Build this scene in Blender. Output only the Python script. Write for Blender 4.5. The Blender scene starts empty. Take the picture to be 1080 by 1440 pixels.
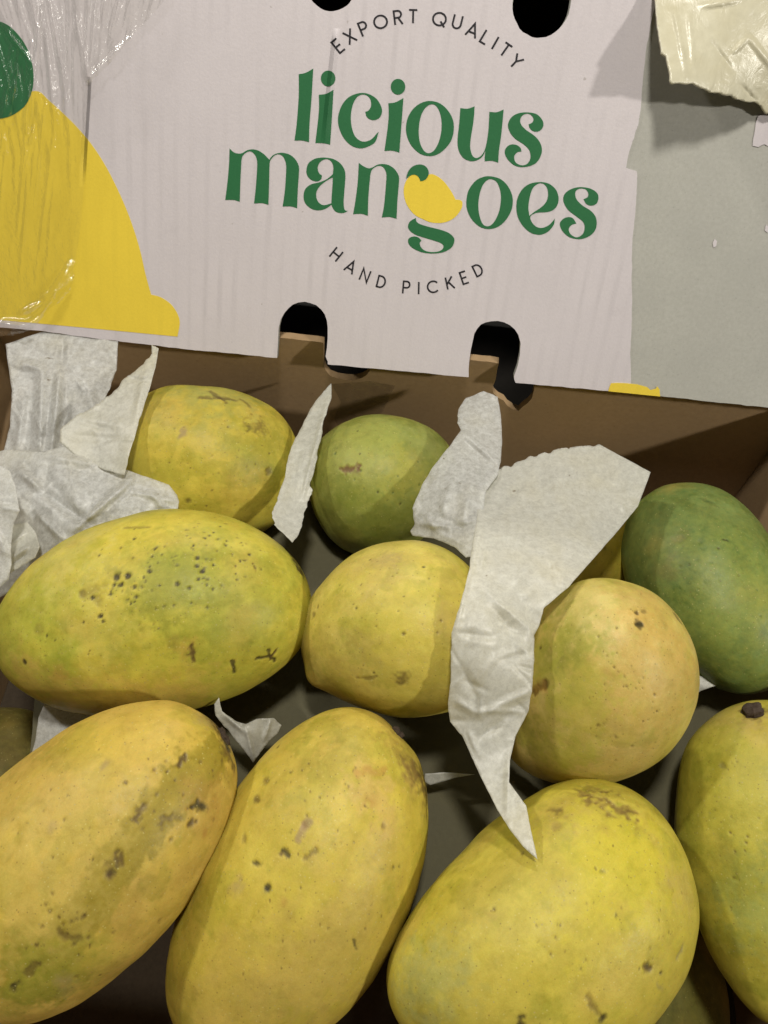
import bpy, math, random
import numpy as np
from mathutils import Matrix, Vector
from mathutils.geometry import delaunay_2d_cdt
random.seed(7)
rng = np.random.default_rng(11)
scene = bpy.context.scene
COL = scene.collection
CM = 0.01

# ------------------------------------------------------------------ camera
PITCH = math.radians(58); ROLL = math.radians(6.2); DIST = 36.0; FPX = 1213.0
fw = np.array([0, math.cos(PITCH), -math.sin(PITCH)])
up0 = np.array([0, math.sin(PITCH), math.cos(PITCH)]); r0 = np.array([1., 0, 0])
RT = r0*math.cos(ROLL)+up0*math.sin(ROLL); UP = up0*math.cos(ROLL)-r0*math.sin(ROLL)
CAM = -fw*DIST
cd = bpy.data.cameras.new('camera'); co = bpy.data.objects.new('camera', cd); COL.objects.link(co)
cd.sensor_fit = 'HORIZONTAL'; cd.sensor_width = 36; cd.lens = FPX/1080*36
cd.clip_start = 0.02; cd.clip_end = 60
co.matrix_world = Matrix(((RT[0], UP[0], -fw[0], CAM[0]*CM), (RT[1], UP[1], -fw[1], CAM[1]*CM),
                          (RT[2], UP[2], -fw[2], CAM[2]*CM), (0, 0, 0, 1)))
scene.camera = co
# ------------------------------------------------------------------ world and lamps
w = bpy.data.worlds.new('World'); scene.world = w; w.use_nodes = True
w.node_tree.nodes['Background'].inputs[0].default_value = (1.0, 0.93, 0.80, 1)
w.node_tree.nodes['Background'].inputs[1].default_value = 0.055
scene.view_settings.view_transform = 'Standard'; scene.view_settings.look = 'None'
scene.view_settings.exposure = 0.12; scene.view_settings.gamma = 1

def lamp(d, dist, watts, size, col):
    l = bpy.data.lights.new('ceiling_lamp', 'AREA'); l.energy = watts; l.size = size; l.shape = 'DISK'; l.color = col
    o = bpy.data.objects.new('ceiling_lamp', l); COL.objects.link(o)
    v = Vector(d).normalized(); o.location = v*dist
    o.rotation_euler = v.to_track_quat('Z', 'Y').to_euler()
    return o
WARM = (1.0, 0.955, 0.86)
lamp((0.75, -0.35, 0.56), 1.9, 15.5, 0.10, WARM)
lamp((-0.66, 0.25, 0.71), 1.9, 11.0, 0.10, WARM)
lamp((-0.12, 0.80, 0.60), 2.1, 13.0, 0.11, WARM)
lamp((-0.02, -0.02, 0.95), 0.90, 5.2, 0.10, WARM)

scene.cycles.max_bounces = 8; scene.cycles.transparent_max_bounces = 12
scene.cycles.caustics_reflective = False; scene.cycles.caustics_refractive = False

# ------------------------------------------------------------------ pixel rays -> real places (cm)
def ray(px, py):
    return fw + RT*(px-540)/FPX - UP*(py-720)/FPX
def at(px, py, depth):
    return CAM + ray(px, py)*depth
def proj(p):
    d = p-CAM; z = d@fw
    return np.stack([540+FPX*(d@RT)/z, 720-FPX*(d@UP)/z, z], -1)

def noise3(p, seed=0):
    p = np.asarray(p, float); i = np.floor(p).astype(np.int64); f = p-i; f = f*f*(3-2*f)
    def h(a, b, c):
        n = (a*73856093) ^ (b*19349663) ^ (c*83492791) ^ (seed*2654435761)
        n = (n ^ (n >> 13))*1274126177 & 0x7fffffff
        n = (n ^ (n >> 16))*668265263 & 0x7fffffff
        return (n & 0xffff)/32767.5-1
    r = 0
    for dx in (0, 1):
        for dy in (0, 1):
            for dz in (0, 1):
                wgt = (f[:, 0] if dx else 1-f[:, 0])*(f[:, 1] if dy else 1-f[:, 1])*(f[:, 2] if dz else 1-f[:, 2])
                r = r+wgt*h(i[:, 0]+dx, i[:, 1]+dy, i[:, 2]+dz)
    return r
def fbm(p, seed=0, octs=4, gain=.5):
    p = np.asarray(p, float); a = 1; s = 0; r = 0
    for k in range(octs):
        r = r+a*noise3(p*2**k+17.3*k, seed+k); s += a; a *= gain
    return r/s
def sm(e0, e1, x):
    t = np.clip((x-e0)/(e1-e0), 0, 1); return t*t*(3-2*t)

# ------------------------------------------------------------------ object helpers
def tag(o, label, cat, group=None, kind=None):
    if label: o['label'] = label
    if cat: o['category'] = cat
    if group: o['group'] = group
    if kind: o['kind'] = kind
    return o
def empty(name, loc_cm):
    o = bpy.data.objects.new(name, None); COL.objects.link(o); o.location = [c*CM for c in loc_cm]
    o.empty_display_size = 0.02
    return o
def link_mesh(name, me, mat, parent=None, smooth=False):
    o = bpy.data.objects.new(name, me); COL.objects.link(o)
    if mat: me.materials.append(mat)
    if smooth: me.polygons.foreach_set('use_smooth', [True]*len(me.polygons))
    if parent:
        o.parent = parent
        o.matrix_parent_inverse = Matrix.Translation(-parent.location) if parent.parent is None and parent.type == 'EMPTY' else Matrix.Identity(4)
    return o
def mesh_obj(name, verts_cm, faces, mat, parent=None, smooth=False, attrs=None):
    me = bpy.data.meshes.new(name)
    v = np.asarray(verts_cm, float)*CM
    me.from_pydata(v.tolist(), [], faces); me.update()
    if attrs:
        for k, a in attrs.items():
            at_ = me.attributes.new(k, 'FLOAT_VECTOR', 'POINT'); at_.data.foreach_set('vector', np.asarray(a, np.float32).ravel())
    return link_mesh(name, me, mat, parent, smooth)
def grid_faces(n, m, wrap=False):
    F = []
    for i in range(n-1):
        for j in range(m if wrap else m-1):
            k = (j+1) % m
            F.append((i*m+j, i*m+k, (i+1)*m+k, (i+1)*m+j))
    return F

def cut_board(name, contours, org, ax, ay, thick, mat, parent=None, bevel=0.0):
    """flat board cut to outlines (cm, in the board's own plane), front face through org, thickness behind it"""
    cu = bpy.data.curves.new('tmp', 'CURVE'); cu.dimensions = '2D'; cu.fill_mode = 'BOTH'; cu.extrude = thick/2
    for c in contours:
        sp = cu.splines.new('POLY'); sp.points.add(len(c)-1)
        for k, (x, y) in enumerate(c): sp.points[k].co = (x, y, 0, 1)
        sp.use_cyclic_u = True
    ob = bpy.data.objects.new('tmp', cu); COL.objects.link(ob)
    bpy.context.view_layer.update()
    me = bpy.data.meshes.new_from_object(ob.evaluated_get(bpy.context.evaluated_depsgraph_get()))
    bpy.data.objects.remove(ob); bpy.data.curves.remove(cu)
    me.name = name
    n = len(me.vertices); c = np.empty(n*3); me.vertices.foreach_get('co', c); c = c.reshape(-1, 3)
    a = me.attributes.new('loc', 'FLOAT_VECTOR', 'POINT'); a.data.foreach_set('vector', c.astype(np.float32).ravel())
    nz = np.cross(ax, ay)
    wv = (org + c[:, :1]*ax + c[:, 1:2]*ay + (c[:, 2:3]-thick/2)*nz)*CM
    me.vertices.foreach_set('co', wv.ravel()); me.update()
    while me.materials: me.materials.pop()
    return link_mesh(name, me, mat, parent)

def spline(pts, per=6):
    """closed outline; a point with a third value is a corner"""
    n = len(pts); P = [np.array(p[:2], float) for p in pts]; K = [len(p) > 2 for p in pts]
    out = []
    for i in range(n):
        p1, p2 = P[i], P[(i+1) % n]
        p0 = P[i-1] if not K[i] else p1-(p2-p1)*.5
        p3 = P[(i+2) % n] if not K[(i+1) % n] else p2+(p2-p1)*.5
        L = np.linalg.norm(p2-p1); 
        t1 = (p2-p0)/2; t2 = (p3-p1)/2
        for t in (t1, t2):
            l = np.linalg.norm(t)
            if l > L*1.2: t *= L*1.2/l
        for k in range(per):
            s = k/per
            out.append((2*s**3-3*s**2+1)*p1+(s**3-2*s**2+s)*t1+(-2*s**3+3*s**2)*p2+(s**3-s**2)*t2)
    return out

# ------------------------------------------------------------------ materials
def newmat(name):
    m = bpy.data.materials.new(name); m.use_nodes = True
    nt = m.node_tree; nt.nodes.clear()
    return m, nt, nt.nodes, nt.links
def N(nt, typ, **kw):
    n = nt.nodes.new(typ)
    for k, v in kw.items():
        if k.startswith('i_'):
            key = k[2:]; key = int(key) if key.isdigit() else key.replace('_', ' ')
            n.inputs[key].default_value = v
        else: setattr(n, k, v)
    return n
def coords(nt, attr, scale=(1, 1, 1), rot=(0, 0, 0)):
    a = N(nt, 'ShaderNodeAttribute', attribute_name=attr)
    mp = N(nt, 'ShaderNodeMapping'); mp.inputs['Scale'].default_value = scale; mp.inputs['Rotation'].default_value = rot
    nt.links.new(a.outputs['Vector'], mp.inputs['Vector']); return mp.outputs[0]
def ramp(nt, fac, stops):
    r = N(nt, 'ShaderNodeValToRGB'); e = r.color_ramp.elements
    while len(e) > 1: e.remove(e[-1])
    e[0].position = stops[0][0]; e[0].color = (*stops[0][1], 1) if not isinstance(stops[0][1], float) else (stops[0][1],)*3+(1,)
    for p, c in stops[1:]:
        x = e.new(p); x.color = (*c, 1) if not isinstance(c, float) else (c, c, c, 1)
    nt.links.new(fac, r.inputs[0]); return r.outputs[0]
def mixc(nt, fac, a, b, mode='MIX'):
    m = N(nt, 'ShaderNodeMix', data_type='RGBA', blend_type=mode)
    for s, v in ((0, fac), (6, a), (7, b)):
        if hasattr(v, 'links'): nt.links.new(v, m.inputs[s])
        else: m.inputs[s].default_value = v if s == 0 else (*v, 1)
    return m.outputs[2]
def noise(nt, vec, scale, detail=4, rough=.55, dist=0):
    n = N(nt, 'ShaderNodeTexNoise'); n.inputs['Scale'].default_value = scale; n.inputs['Detail'].default_value = detail
    n.inputs['Roughness'].default_value = rough; n.inputs['Distortion'].default_value = dist
    if vec: nt.links.new(vec, n.inputs['Vector'])
    return n.outputs['Fac']
def bump(nt, h, strength, dist, prev=None):
    b = N(nt, 'ShaderNodeBump'); b.inputs['Strength'].default_value = strength; b.inputs['Distance'].default_value = dist
    nt.links.new(h, b.inputs['Height'])
    if prev: nt.links.new(prev, b.inputs['Normal'])
    return b.outputs[0]
def finish(nt, col, rough, nrm=None, spec=.5, **kw):
    p = N(nt, 'ShaderNodeBsdfPrincipled'); o = N(nt, 'ShaderNodeOutputMaterial')
    for s, v in (('Base Color', col), ('Roughness', rough)):
        if hasattr(v, 'links'): nt.links.new(v, p.inputs[s])
        else: p.inputs[s].default_value = v if s == 'Roughness' else (*v, 1)
    p.inputs['Specular IOR Level'].default_value = spec
    for k, v in kw.items(): p.inputs[k.replace('_', ' ')].default_value = v
    if nrm: nt.links.new(nrm, p.inputs['Normal'])
    nt.links.new(p.outputs[0], o.inputs[0]); return p

LEAN = math.radians(33)
PN = np.array([0, -math.cos(LEAN), math.sin(LEAN)]); PV = np.array([0, math.sin(LEAN), math.cos(LEAN)])
d_ = ray(540, 520); PO = CAM+d_*((2.0-CAM[2])/d_[2])
def pl(px, py):
    d = ray(px, py); t = ((PO-CAM)@PN)/(d@PN); p = CAM+d*t-PO
    return (float(p[0]), float(p@PV))
CREASES = [(pl(125, 108), pl(116, 262), .13, -.0016), (pl(474, 40), pl(455, 215), .16, .0012)]
def mat_print(name, base, streak=.10, speck=True, dust=.5, rough=.55):
    """ink or bare coated paper on corrugated board, in the board's own centimetres"""
    m, nt, nd, lk = newmat(name)
    v = coords(nt, 'loc'); vs = coords(nt, 'loc', (2.6, .16, 1), (0, 0, .04))
    st = noise(nt, vs, 1.0, 3, .6); low = noise(nt, v, .35, 3); fine = noise(nt, v, 9, 3, .7); vf = noise(nt, v, 34, 2, .7)
    area = ramp(nt, noise(nt, v, .13, 2), [(.36, 0.0), (.52, 1.0)])
    wv = N(nt, 'ShaderNodeTexWave', wave_type='BANDS', bands_direction='X'); wv.inputs['Scale'].default_value = .50
    wv.inputs['Distortion'].default_value = 1.1; wv.inputs['Detail'].default_value = 2; wv.inputs['Detail Scale'].default_value = .8
    lk.new(coords(nt, 'loc', (1, .35, 1), (0, 0, .03)), wv.inputs['Vector'])
    wm = N(nt, 'ShaderNodeMath', operation='MULTIPLY'); lk.new(ramp(nt, wv.outputs['Fac'], [(.55, 0.0), (.95, 1.0)]), wm.inputs[0]); lk.new(ramp(nt, st, [(.38, 0.15), (.60, 1.0)]), wm.inputs[1])
    stm = N(nt, 'ShaderNodeMath', operation='MULTIPLY'); lk.new(wm.outputs[0], stm.inputs[0]); lk.new(area, stm.inputs[1])
    c = mixc(nt, stm.outputs[0], base, tuple(b*(1-streak*2.4) for b in base))
    c = mixc(nt, ramp(nt, low, [(.35, 0.0), (.7, 1.0)]), c, tuple(b*.90 for b in base))
    c = mixc(nt, .5, c, mixc(nt, ramp(nt, fine, [(.3, 0.0), (.7, 1.0)]), tuple(b*.93 for b in base), tuple(min(1, b*1.05) for b in base)))
    c = mixc(nt, ramp(nt, vf, [(.35, .0), (.75, .22)]), c, tuple(b*.72 for b in base))
    if speck:
        c = mixc(nt, ramp(nt, noise(nt, v, 3.2, 2), [(.74, 0.0), (.78, .45*dust*2)]), c, (.26, .23, .20))
        c = mixc(nt, ramp(nt, noise(nt, v, .9, 5, .7), [(.60, 0.0), (.80, .35)]), c, tuple(b*.70 for b in base))
    h = N(nt, 'ShaderNodeMath', operation='ADD'); lk.new(st, h.inputs[0]); lk.new(fine, h.inputs[1])
    sx = N(nt, 'ShaderNodeSeparateXYZ'); lk.new(v, sx.inputs[0]); prev = None
    def M(op, a, b=None, c_=None):
        q = N(nt, 'ShaderNodeMath', operation=op)
        for k, z in enumerate((a, b, c_)):
            if z is None: continue
            if hasattr(z, 'links'): lk.new(z, q.inputs[k])
            else: q.inputs[k].default_value = z
        return q.outputs[0]
    for (ax0, ay0), (bx0, by0), wd, am in CREASES:
        xx = M('SUBTRACT', sx.outputs[0], M('MULTIPLY_ADD', M('SUBTRACT', sx.outputs[1], ay0), (bx0-ax0)/(by0-ay0), ax0))
        hh = M('MAXIMUM', M('SUBTRACT', 1.0, M('DIVIDE', M('ABSOLUTE', xx), wd)), 0.0)
        yy = M('DIVIDE', M('SUBTRACT', sx.outputs[1], by0), ay0-by0)
        ms = M('MULTIPLY', M('MINIMUM', M('MAXIMUM', M('MULTIPLY', yy, 3.0), 0.0), 1.0), M('MINIMUM', M('MAXIMUM', M('MULTIPLY', M('SUBTRACT', 1.0, yy), 12.0), 0.0), 1.0))
        prev = bump(nt, M('MULTIPLY', hh, ms), 1.0, am, prev)
    finish(nt, c, rough, bump(nt, vf, .05, .0002, bump(nt, h.outputs[0], .16, .0004, prev)), .3)
    return m
PINK = (.61, .565, .592)
M_PAPER = mat_print('coated_paper_lilac_white', PINK, .10)
M_GREEN = mat_print('green_ink', (.026, .145, .055), .02, False)
M_YELLOW = mat_print('yellow_ink', (.80, .60, .06), .05, False)
M_BLACK = mat_print('black_ink', (.022, .02, .025), .0, False)

def mat_board(name, base, dark, sc=1.0, rough=.8):
    m, nt, nd, lk = newmat(name)
    v = coords(nt, 'loc')
    f = noise(nt, v, 7*sc, 5, .7); l = noise(nt, v, .4*sc, 3); vf = noise(nt, v, 30*sc, 2, .8)
    c = mixc(nt, ramp(nt, f, [(.3, 0.0), (.75, 1.0)]), base, dark)
    c = mixc(nt, ramp(nt, l, [(.35, .0), (.75, .5)]), c, tuple(b*.8 for b in base))
    c = mixc(nt, ramp(nt, vf, [(.62, .0), (.75, .5)]), c, tuple(min(1, b*1.35) for b in base))
    c = mixc(nt, ramp(nt, noise(nt, v, 14*sc, 2), [(.70, 0.0), (.76, .5)]), c, tuple(b*.45 for b in base))
    finish(nt, c, rough, bump(nt, vf, .15, .0003, bump(nt, f, .10, .0005)), .25)
    return m
M_GREY = mat_board('torn_grey_board', (.44, .435, .40), (.37, .365, .33))
M_KRAFT = mat_board('brown_kraft_board', (.43, .295, .165), (.36, .24, .13), .6, .55)
M_KRAFT_SHADE = mat_board('shade_dark_kraft', (.075, .055, .035), (.05, .037, .024), .6, .8)  # kraft with the shade inside crate and lid put into its colour
M_EDGE = mat_board('torn_board_edge', (.52, .49, .44), (.36, .33, .28), 2)

def mat_simple(name, col, rough=.6, spec=.4, bs=0, bstr=.3, **kw):
    m, nt, nd, lk = newmat(name)
    g = N(nt, 'ShaderNodeNewGeometry'); n = noise(nt, g.outputs['Position'], bs or 300, 4, .6)
    c = mixc(nt, ramp(nt, n, [(.3, 0.0), (.7, 1.0)]), tuple(x*.7 for x in col), col)
    finish(nt, c, rough, bump(nt, n, bstr, .0006), spec, **kw); return m
M_STEM = mat_simple('dry_mango_stem', (.06, .042, .03), .85, .2, 900, 1.0)
M_TABLE = mat_simple('dark_table_surface', (.02, .017, .014), .7, .3, 60)

def mat_mango(name, rough=.46):
    m, nt, nd, lk = newmat(name)
    a = N(nt, 'ShaderNodeAttribute', attribute_name='skin')
    v = coords(nt, 'loc')
    f = noise(nt, v, 4.2, 5, .65); ff = noise(nt, v, 16, 3, .7); cell = N(nt, 'ShaderNodeTexVoronoi'); cell.inputs['Scale'].default_value = 7.5
    lk.new(v, cell.inputs['Vector'])
    c = mixc(nt, ramp(nt, f, [(.30, .0), (.70, .30)]), a.outputs['Color'], (.42, .36, .06))
    c = mixc(nt, .55, a.outputs['Color'], c)
    c2 = mixc(nt, ramp(nt, ff, [(.3, .0), (.7, .26)]), c, mixc(nt, 1.0, c, (1.25, 1.22, 1.15), 'MULTIPLY'))
    c2 = mixc(nt, ramp(nt, noise(nt, v, 26, 2, .6), [(.35, .20), (.65, .0)]), c2, mixc(nt, 1.0, c2, (.70, .66, .55), 'MULTIPLY'))
    # lenticels: tiny brown or pale dots
    sc = N(nt, 'ShaderNodeSeparateColor'); lk.new(cell.outputs['Color'], sc.inputs[0])
    def dots(lo, hi, ch, c_in, colr, amt, d0=.10, d1=.24):
        mm_ = N(nt, 'ShaderNodeMath', operation='MULTIPLY'); lk.new(ramp(nt, cell.outputs['Distance'], [(d0, amt), (d1, .0)]), mm_.inputs[0])
        lk.new(ramp(nt, sc.outputs[ch], [(lo, 0.0), (hi, 1.0)]), mm_.inputs[1]); return mixc(nt, mm_.outputs[0], c_in, colr)
    c2 = dots(.55, .75, 0, c2, (.15, .10, .03), .55)
    c2 = dots(.60, .80, 1, c2, (.62, .55, .22), .35)
    scr = noise(nt, coords(nt, 'loc', (.9, 5.5, 5.5)), 1.3, 5, .7, .6)
    c2 = mixc(nt, ramp(nt, scr, [(.66, .0), (.78, .55)]), c2, (.20, .13, .045))
    mot = noise(nt, v, 2.1, 8, .72, .3)
    c2 = mixc(nt, ramp(nt, mot, [(.30, .38), (.52, .0)]), c2, mixc(nt, 1.0, c2, (.56, .57, .38), 'MULTIPLY'))
    c2 = mixc(nt, ramp(nt, mot, [(.54, .0), (.74, .32)]), c2, mixc(nt, 1.0, c2, (1.3, 1.22, 1.2), 'MULTIPLY'))
    r = ramp(nt, ff, [(.2, rough-.10), (.8, rough+.14)])
    nb = bump(nt, cell.outputs['Distance'], .03, .0005, bump(nt, ff, .09, .0003, bump(nt, f, .14, .0009)))
    finish(nt, c2, r, nb, .28, Subsurface_Weight=.04, Subsurface_Scale=.003)
    return m
M_MANGO = mat_mango('mango_skin')

def mat_tissue(name, col, trans=.48, clear=.17):
    m, nt, nd, lk = newmat(name)
    v = coords(nt, 'loc')
    f = noise(nt, v, 2.4, 6, .72, .4); g = noise(nt, v, 12, 4, .75); l = noise(nt, v, .6, 3)
    f = noise(nt, v, 4.5, 6, .75, .3)
    c = mixc(nt, ramp(nt, f, [(.35, 0.0), (.68, 1.0)]), tuple(x*.90 for x in col), col)
    c = mixc(nt, ramp(nt, g, [(.4, .0), (.65, .35)]), c, tuple(x*.88 for x in col))
    c = mixc(nt, ramp(nt, l, [(.50, .0), (.75, .5)]), c, (col[0]*.95, col[1]*.92, col[2]*.82))
    c = mixc(nt, ramp(nt, noise(nt, v, 2.0, 2), [(.74, .0), (.77, .7)]), c, (.25, .19, .11))
    nb = bump(nt, g, .10, .0003, bump(nt, f, .16, .0007))
    d = N(nt, 'ShaderNodeBsdfDiffuse'); t = N(nt, 'ShaderNodeBsdfTranslucent'); gl = N(nt, 'ShaderNodeBsdfGlossy'); gl.inputs['Roughness'].default_value = .38
    tr = N(nt, 'ShaderNodeBsdfTransparent'); tr.inputs[0].default_value = (.95, .93, .85, 1)
    for s in (d, t, gl): lk.new(nb, s.inputs['Normal'])
    lk.new(c, d.inputs[0]); lk.new(c, t.inputs[0])
    def mx(fac, a, b):
        x = N(nt, 'ShaderNodeMixShader')
        if hasattr(fac, 'links'): lk.new(fac, x.inputs[0])
        else: x.inputs[0].default_value = fac
        lk.new(a, x.inputs[1]); lk.new(b, x.inputs[2]); return x.outputs[0]
    s = mx(trans, d.outputs[0], t.outputs[0]); s = mx(.05 if clear > 0 else .0, s, gl.outputs[0])
    s = mx(ramp(nt, f, [(.3, clear*2.2), (.7, clear*.5)]), s, tr.outputs[0])
    o = N(nt, 'ShaderNodeOutputMaterial'); lk.new(s, o.inputs[0]); return m
M_TISSUE = mat_tissue('white_tissue', (.84, .84, .79))
M_TISSUE_COOL = mat_tissue('cool_white_tissue', (.87, .88, .88), .50, .24)
M_LINER = mat_tissue('shade_dark_liner_tissue', (.135, .125, .08), .10, .0)  # liner colour darkened to deepen the shade in the gaps between mangoes

def mat_film(name):
    m, nt, nd, lk = newmat(name)
    v = coords(nt, 'loc', (1.4, .22, 1)); n = noise(nt, v, 2.4, 4, .6)
    nb = bump(nt, n, .35, .003)
    tr = N(nt, 'ShaderNodeBsdfTransparent'); tr.inputs[0].default_value = (1.0, .998, .985, 1)
    gl = N(nt, 'ShaderNodeBsdfGlossy'); gl.inputs['Roughness'].default_value = .16; lk.new(nb, gl.inputs['Normal'])
    df = N(nt, 'ShaderNodeBsdfDiffuse'); df.inputs[0].default_value = (.8, .78, .7, 1)
    fr = N(nt, 'ShaderNodeFresnel'); fr.inputs[0].default_value = 1.52; lk.new(nb, fr.inputs['Normal'])
    a = N(nt, 'ShaderNodeMixShader'); cl = N(nt, 'ShaderNodeMath', operation='MINIMUM'); cl.inputs[1].default_value = .25; lk.new(fr.outputs[0], cl.inputs[0]); lk.new(cl.outputs[0], a.inputs[0]); lk.new(tr.outputs[0], a.inputs[1]); lk.new(gl.outputs[0], a.inputs[2])
    b = N(nt, 'ShaderNodeMixShader'); b.inputs[0].default_value = .008; lk.new(a.outputs[0], b.inputs[1]); lk.new(df.outputs[0], b.inputs[2])
    o = N(nt, 'ShaderNodeOutputMaterial'); lk.new(b.outputs[0], o.inputs[0]); return m
M_FILM = mat_film('clear_stretch_film')

def mat_flap(name):
    m, nt, nd, lk = newmat(name)
    v = coords(nt, 'loc'); f = noise(nt, v, 3, 5, .65); l = noise(nt, v, .7, 3)
    c = mixc(nt, ramp(nt, f, [(.3, 0.0), (.7, 1.0)]), (.50, .47, .35), (.57, .54, .41))
    c = mixc(nt, ramp(nt, l, [(.4, 0.0), (.7, .6)]), c, (.48, .44, .30))
    wr = noise(nt, coords(nt, 'loc', (1, .35, 1), (0, 0, .35)), 1.7, 5, .6, 1.5)
    nb = bump(nt, wr, .25, .0016, bump(nt, f, .06, .0006))
    finish(nt, c, .30, nb, .5); return m
M_FLAP = mat_flap('taped_cream_board')

# ------------------------------------------------------------------ the table
me = mesh_obj('table_top', [(-150, -150, -13.2), (150, -150, -13.2), (150, 150, -13.2), (-150, 150, -13.2)], [(0, 1, 2, 3)], M_TABLE)
tag(me, None, None, kind='structure')

# ------------------------------------------------------------------ the brown crate
YW = 6.9; XL = -18.3; XR = 17.95; YF = -24.0; ZT = 2.2; ZB = -13.0
X = np.array([1., 0, 0]); Y = np.array([0, 1., 0]); Z = np.array([0, 0, 1.])
crate = empty('mango_crate', (0, -9, ZB))
tag(crate, 'open brown corrugated cardboard box full of mangoes, lid pushed back', 'cardboard box')
def wallpt(px, py):
    d = ray(px, py); t = (YW-CAM[1])/d[1]; p = CAM+d*t; return (float(p[0]), float(p[2]))
# back wall faces the camera (normal -Y): in-plane axes X, Z ; cross(X,Z) = -Y
hA = [wallpt(*p) for p in [(455, 513), (458, 521), (464, 528), (474, 532), (486, 534), (498, 534.5), (508, 532), (515, 528), (520, 521)]]
hB = [wallpt(*p) for p in [(699, 520), (697, 534), (692, 546), (694, 553), (700, 559), (708, 563), (713, 570), (722, 576), (729, 578), (735, 572), (742, 567), (748, 560), (751, 548), (752, 538)]]
back = [(XL, ZB), (XL, ZT)]
def wob(x0, x1, z, n=40, a=.02):
    return [(x0+(x1-x0)*k/n, z+a*float(noise3([[x0+(x1-x0)*k/n*3, z, 5.]])[0])) for k in range(1, n)]
back += wob(XL, hA[0][0], ZT+.12) + [(hA[0][0], ZT+.1)] + hA + [(hA[-1][0]+.1, ZT)]
back += wob(hA[-1][0]+.1, hB[0][0], ZT+.02) + [(hB[0][0], ZT)] + hB + [(hB[-1][0]+.05, ZT)] + wob(hB[-1][0]+.1, XR, ZT) + [(XR, ZT), (XR, ZB)]
cut_board('back_wall', [back], np.array([0, YW, 0]), X, Z, .35, M_KRAFT, crate)
def slab(name, lo, hi, mat, parent):
    lo = np.array(lo, float); hi = np.array(hi, float)
    v = [(x, y, z) for x in (lo[0], hi[0]) for y in (lo[1], hi[1]) for z in (lo[2], hi[2])]
    f = [(0, 1, 3, 2), (4, 6, 7, 5), (0, 4, 5, 1), (2, 3, 7, 6), (0, 2, 6, 4), (1, 5, 7, 3)]
    return mesh_obj(name, v, f, mat, parent, attrs={'loc': v})
slab('side_wall', (XR+.03, YF, ZB), (XR+.38, YW+.3, ZT-.1), M_KRAFT, crate)
slab('side_wall', (XL-.38, YF, ZB), (XL-.03, YW+.3, ZT-.1), M_KRAFT, crate)
slab('front_wall', (XL-.3, YF-.38, ZB), (XR+.3, YF-.03, ZT-.2), M_KRAFT, crate)
slab('base', (XL, YF, ZB-.15), (XR, YW-.05, ZB+.1), M_KRAFT_SHADE, crate)

# ------------------------------------------------------------------ the printed lid
LEAN = math.radians(33)
PN = np.array([0, -math.cos(LEAN), math.sin(LEAN)]); PV = np.array([0, math.sin(LEAN), math.cos(LEAN)])
d_ = ray(540, 520); PO = CAM+d_*((2.0-CAM[2])/d_[2])
def pl(px, py):
    d = ray(px, py); t = ((PO-CAM)@PN)/(d@PN); p = CAM+d*t-PO
    return (float(p[0]), float(p@PV))
def pdepth(px, py):
    d = ray(px, py); return float(((PO-CAM)@PN)/(d@PN))
lid = empty('box_lid', (0, PO[1]+4, PO[2]))
tag(lid, 'lilac-white printed cardboard lid with green lettering, tilted behind the mangoes', 'box lid')
PL_, PR_, PT_ = -19.2, 19.6, 17.2
def rag(a, b, n, amp, seed=0):
    a = np.array(a, float); b = np.array(b, float); d = b-a; nn = np.array([-d[1], d[0]])/np.linalg.norm(d); out = []
    for k in range(1, n):
        p = a+d*k/n; out.append(tuple(p+nn*amp*float(fbm([[p[0]*2.2+seed, p[1]*2.2, seed*1.7]], seed, 3)[0])))
    return out
def ragline(pts, per, amp, seed=0):
    o = []
    for k in range(len(pts)-1):
        o.append(tuple(pts[k])); o += rag(pts[k], pts[k+1], per, amp, seed)
    o.append(tuple(pts[-1])); return o
nA = [pl(*p) for p in [(390, 503), (391, 482), (392, 461), (395, 449), (400, 440), (406, 433), (412, 428), (420, 425), (429, 424), (437, 426), (445, 429), (452, 435), (457, 442), (460, 451), (461, 461), (461, 474), (460, 488), (458, 501), (461, 508), (461, 512)]]
nB = [pl(*p) for p in [(659, 530), (659, 518), (660, 506), (662, 492), (665, 478), (667, 469), (671, 462), (676, 456), (683, 453), (691, 451.5), (700, 451), (709, 453), (717, 457), (724, 463), (729, 471), (732, 482), (731, 498), (728, 514), (723, 528), (723, 533), (725, 538)]]
bl = [pl(*p) for p in [(60, 465), (130, 475), (215, 485), (280, 492.5)]]
br = [pl(*p) for p in [(820, 546), (928, 557), (1078, 573)]]
bottom = [(PL_, 0.0)] + ragline([(PL_+.1, 0.0)]+bl+[(nA[0][0]-.02, nA[0][1])], 14, .035, 3) + nA + ragline([nA[-1], nB[0]], 40, .03, 5) + nB + ragline([nB[-1]]+br+[(PR_, .2)], 16, .04, 8)
def stadium(cx, cy, r, top, rot=0, n=18):
    o = []
    for k in range(n+1):
        a = math.pi+math.pi*k/n; o.append((cx+r*math.cos(a), cy+r*math.sin(a)))
    for k in range(n+1):
        a = math.pi*k/n; o.append((cx+r*math.cos(a), top+r*math.sin(a)))
    return o
cA = pl(465, -18); cB = pl(761, 8)
rB = (pl(801, 8)[0]-pl(720, 8)[0])/2; rA = rB*.93
holes = [stadium(cA[0], cA[1]+.2, rA, cA[1]+.9), stadium(cB[0], cB[1], rB, cB[1]+1.2)]
cut_board('front_panel', [bottom+[(PR_, PT_), (PL_, PT_)]]+holes, PO, X, PV, .35, M_GREY, lid)
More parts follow.
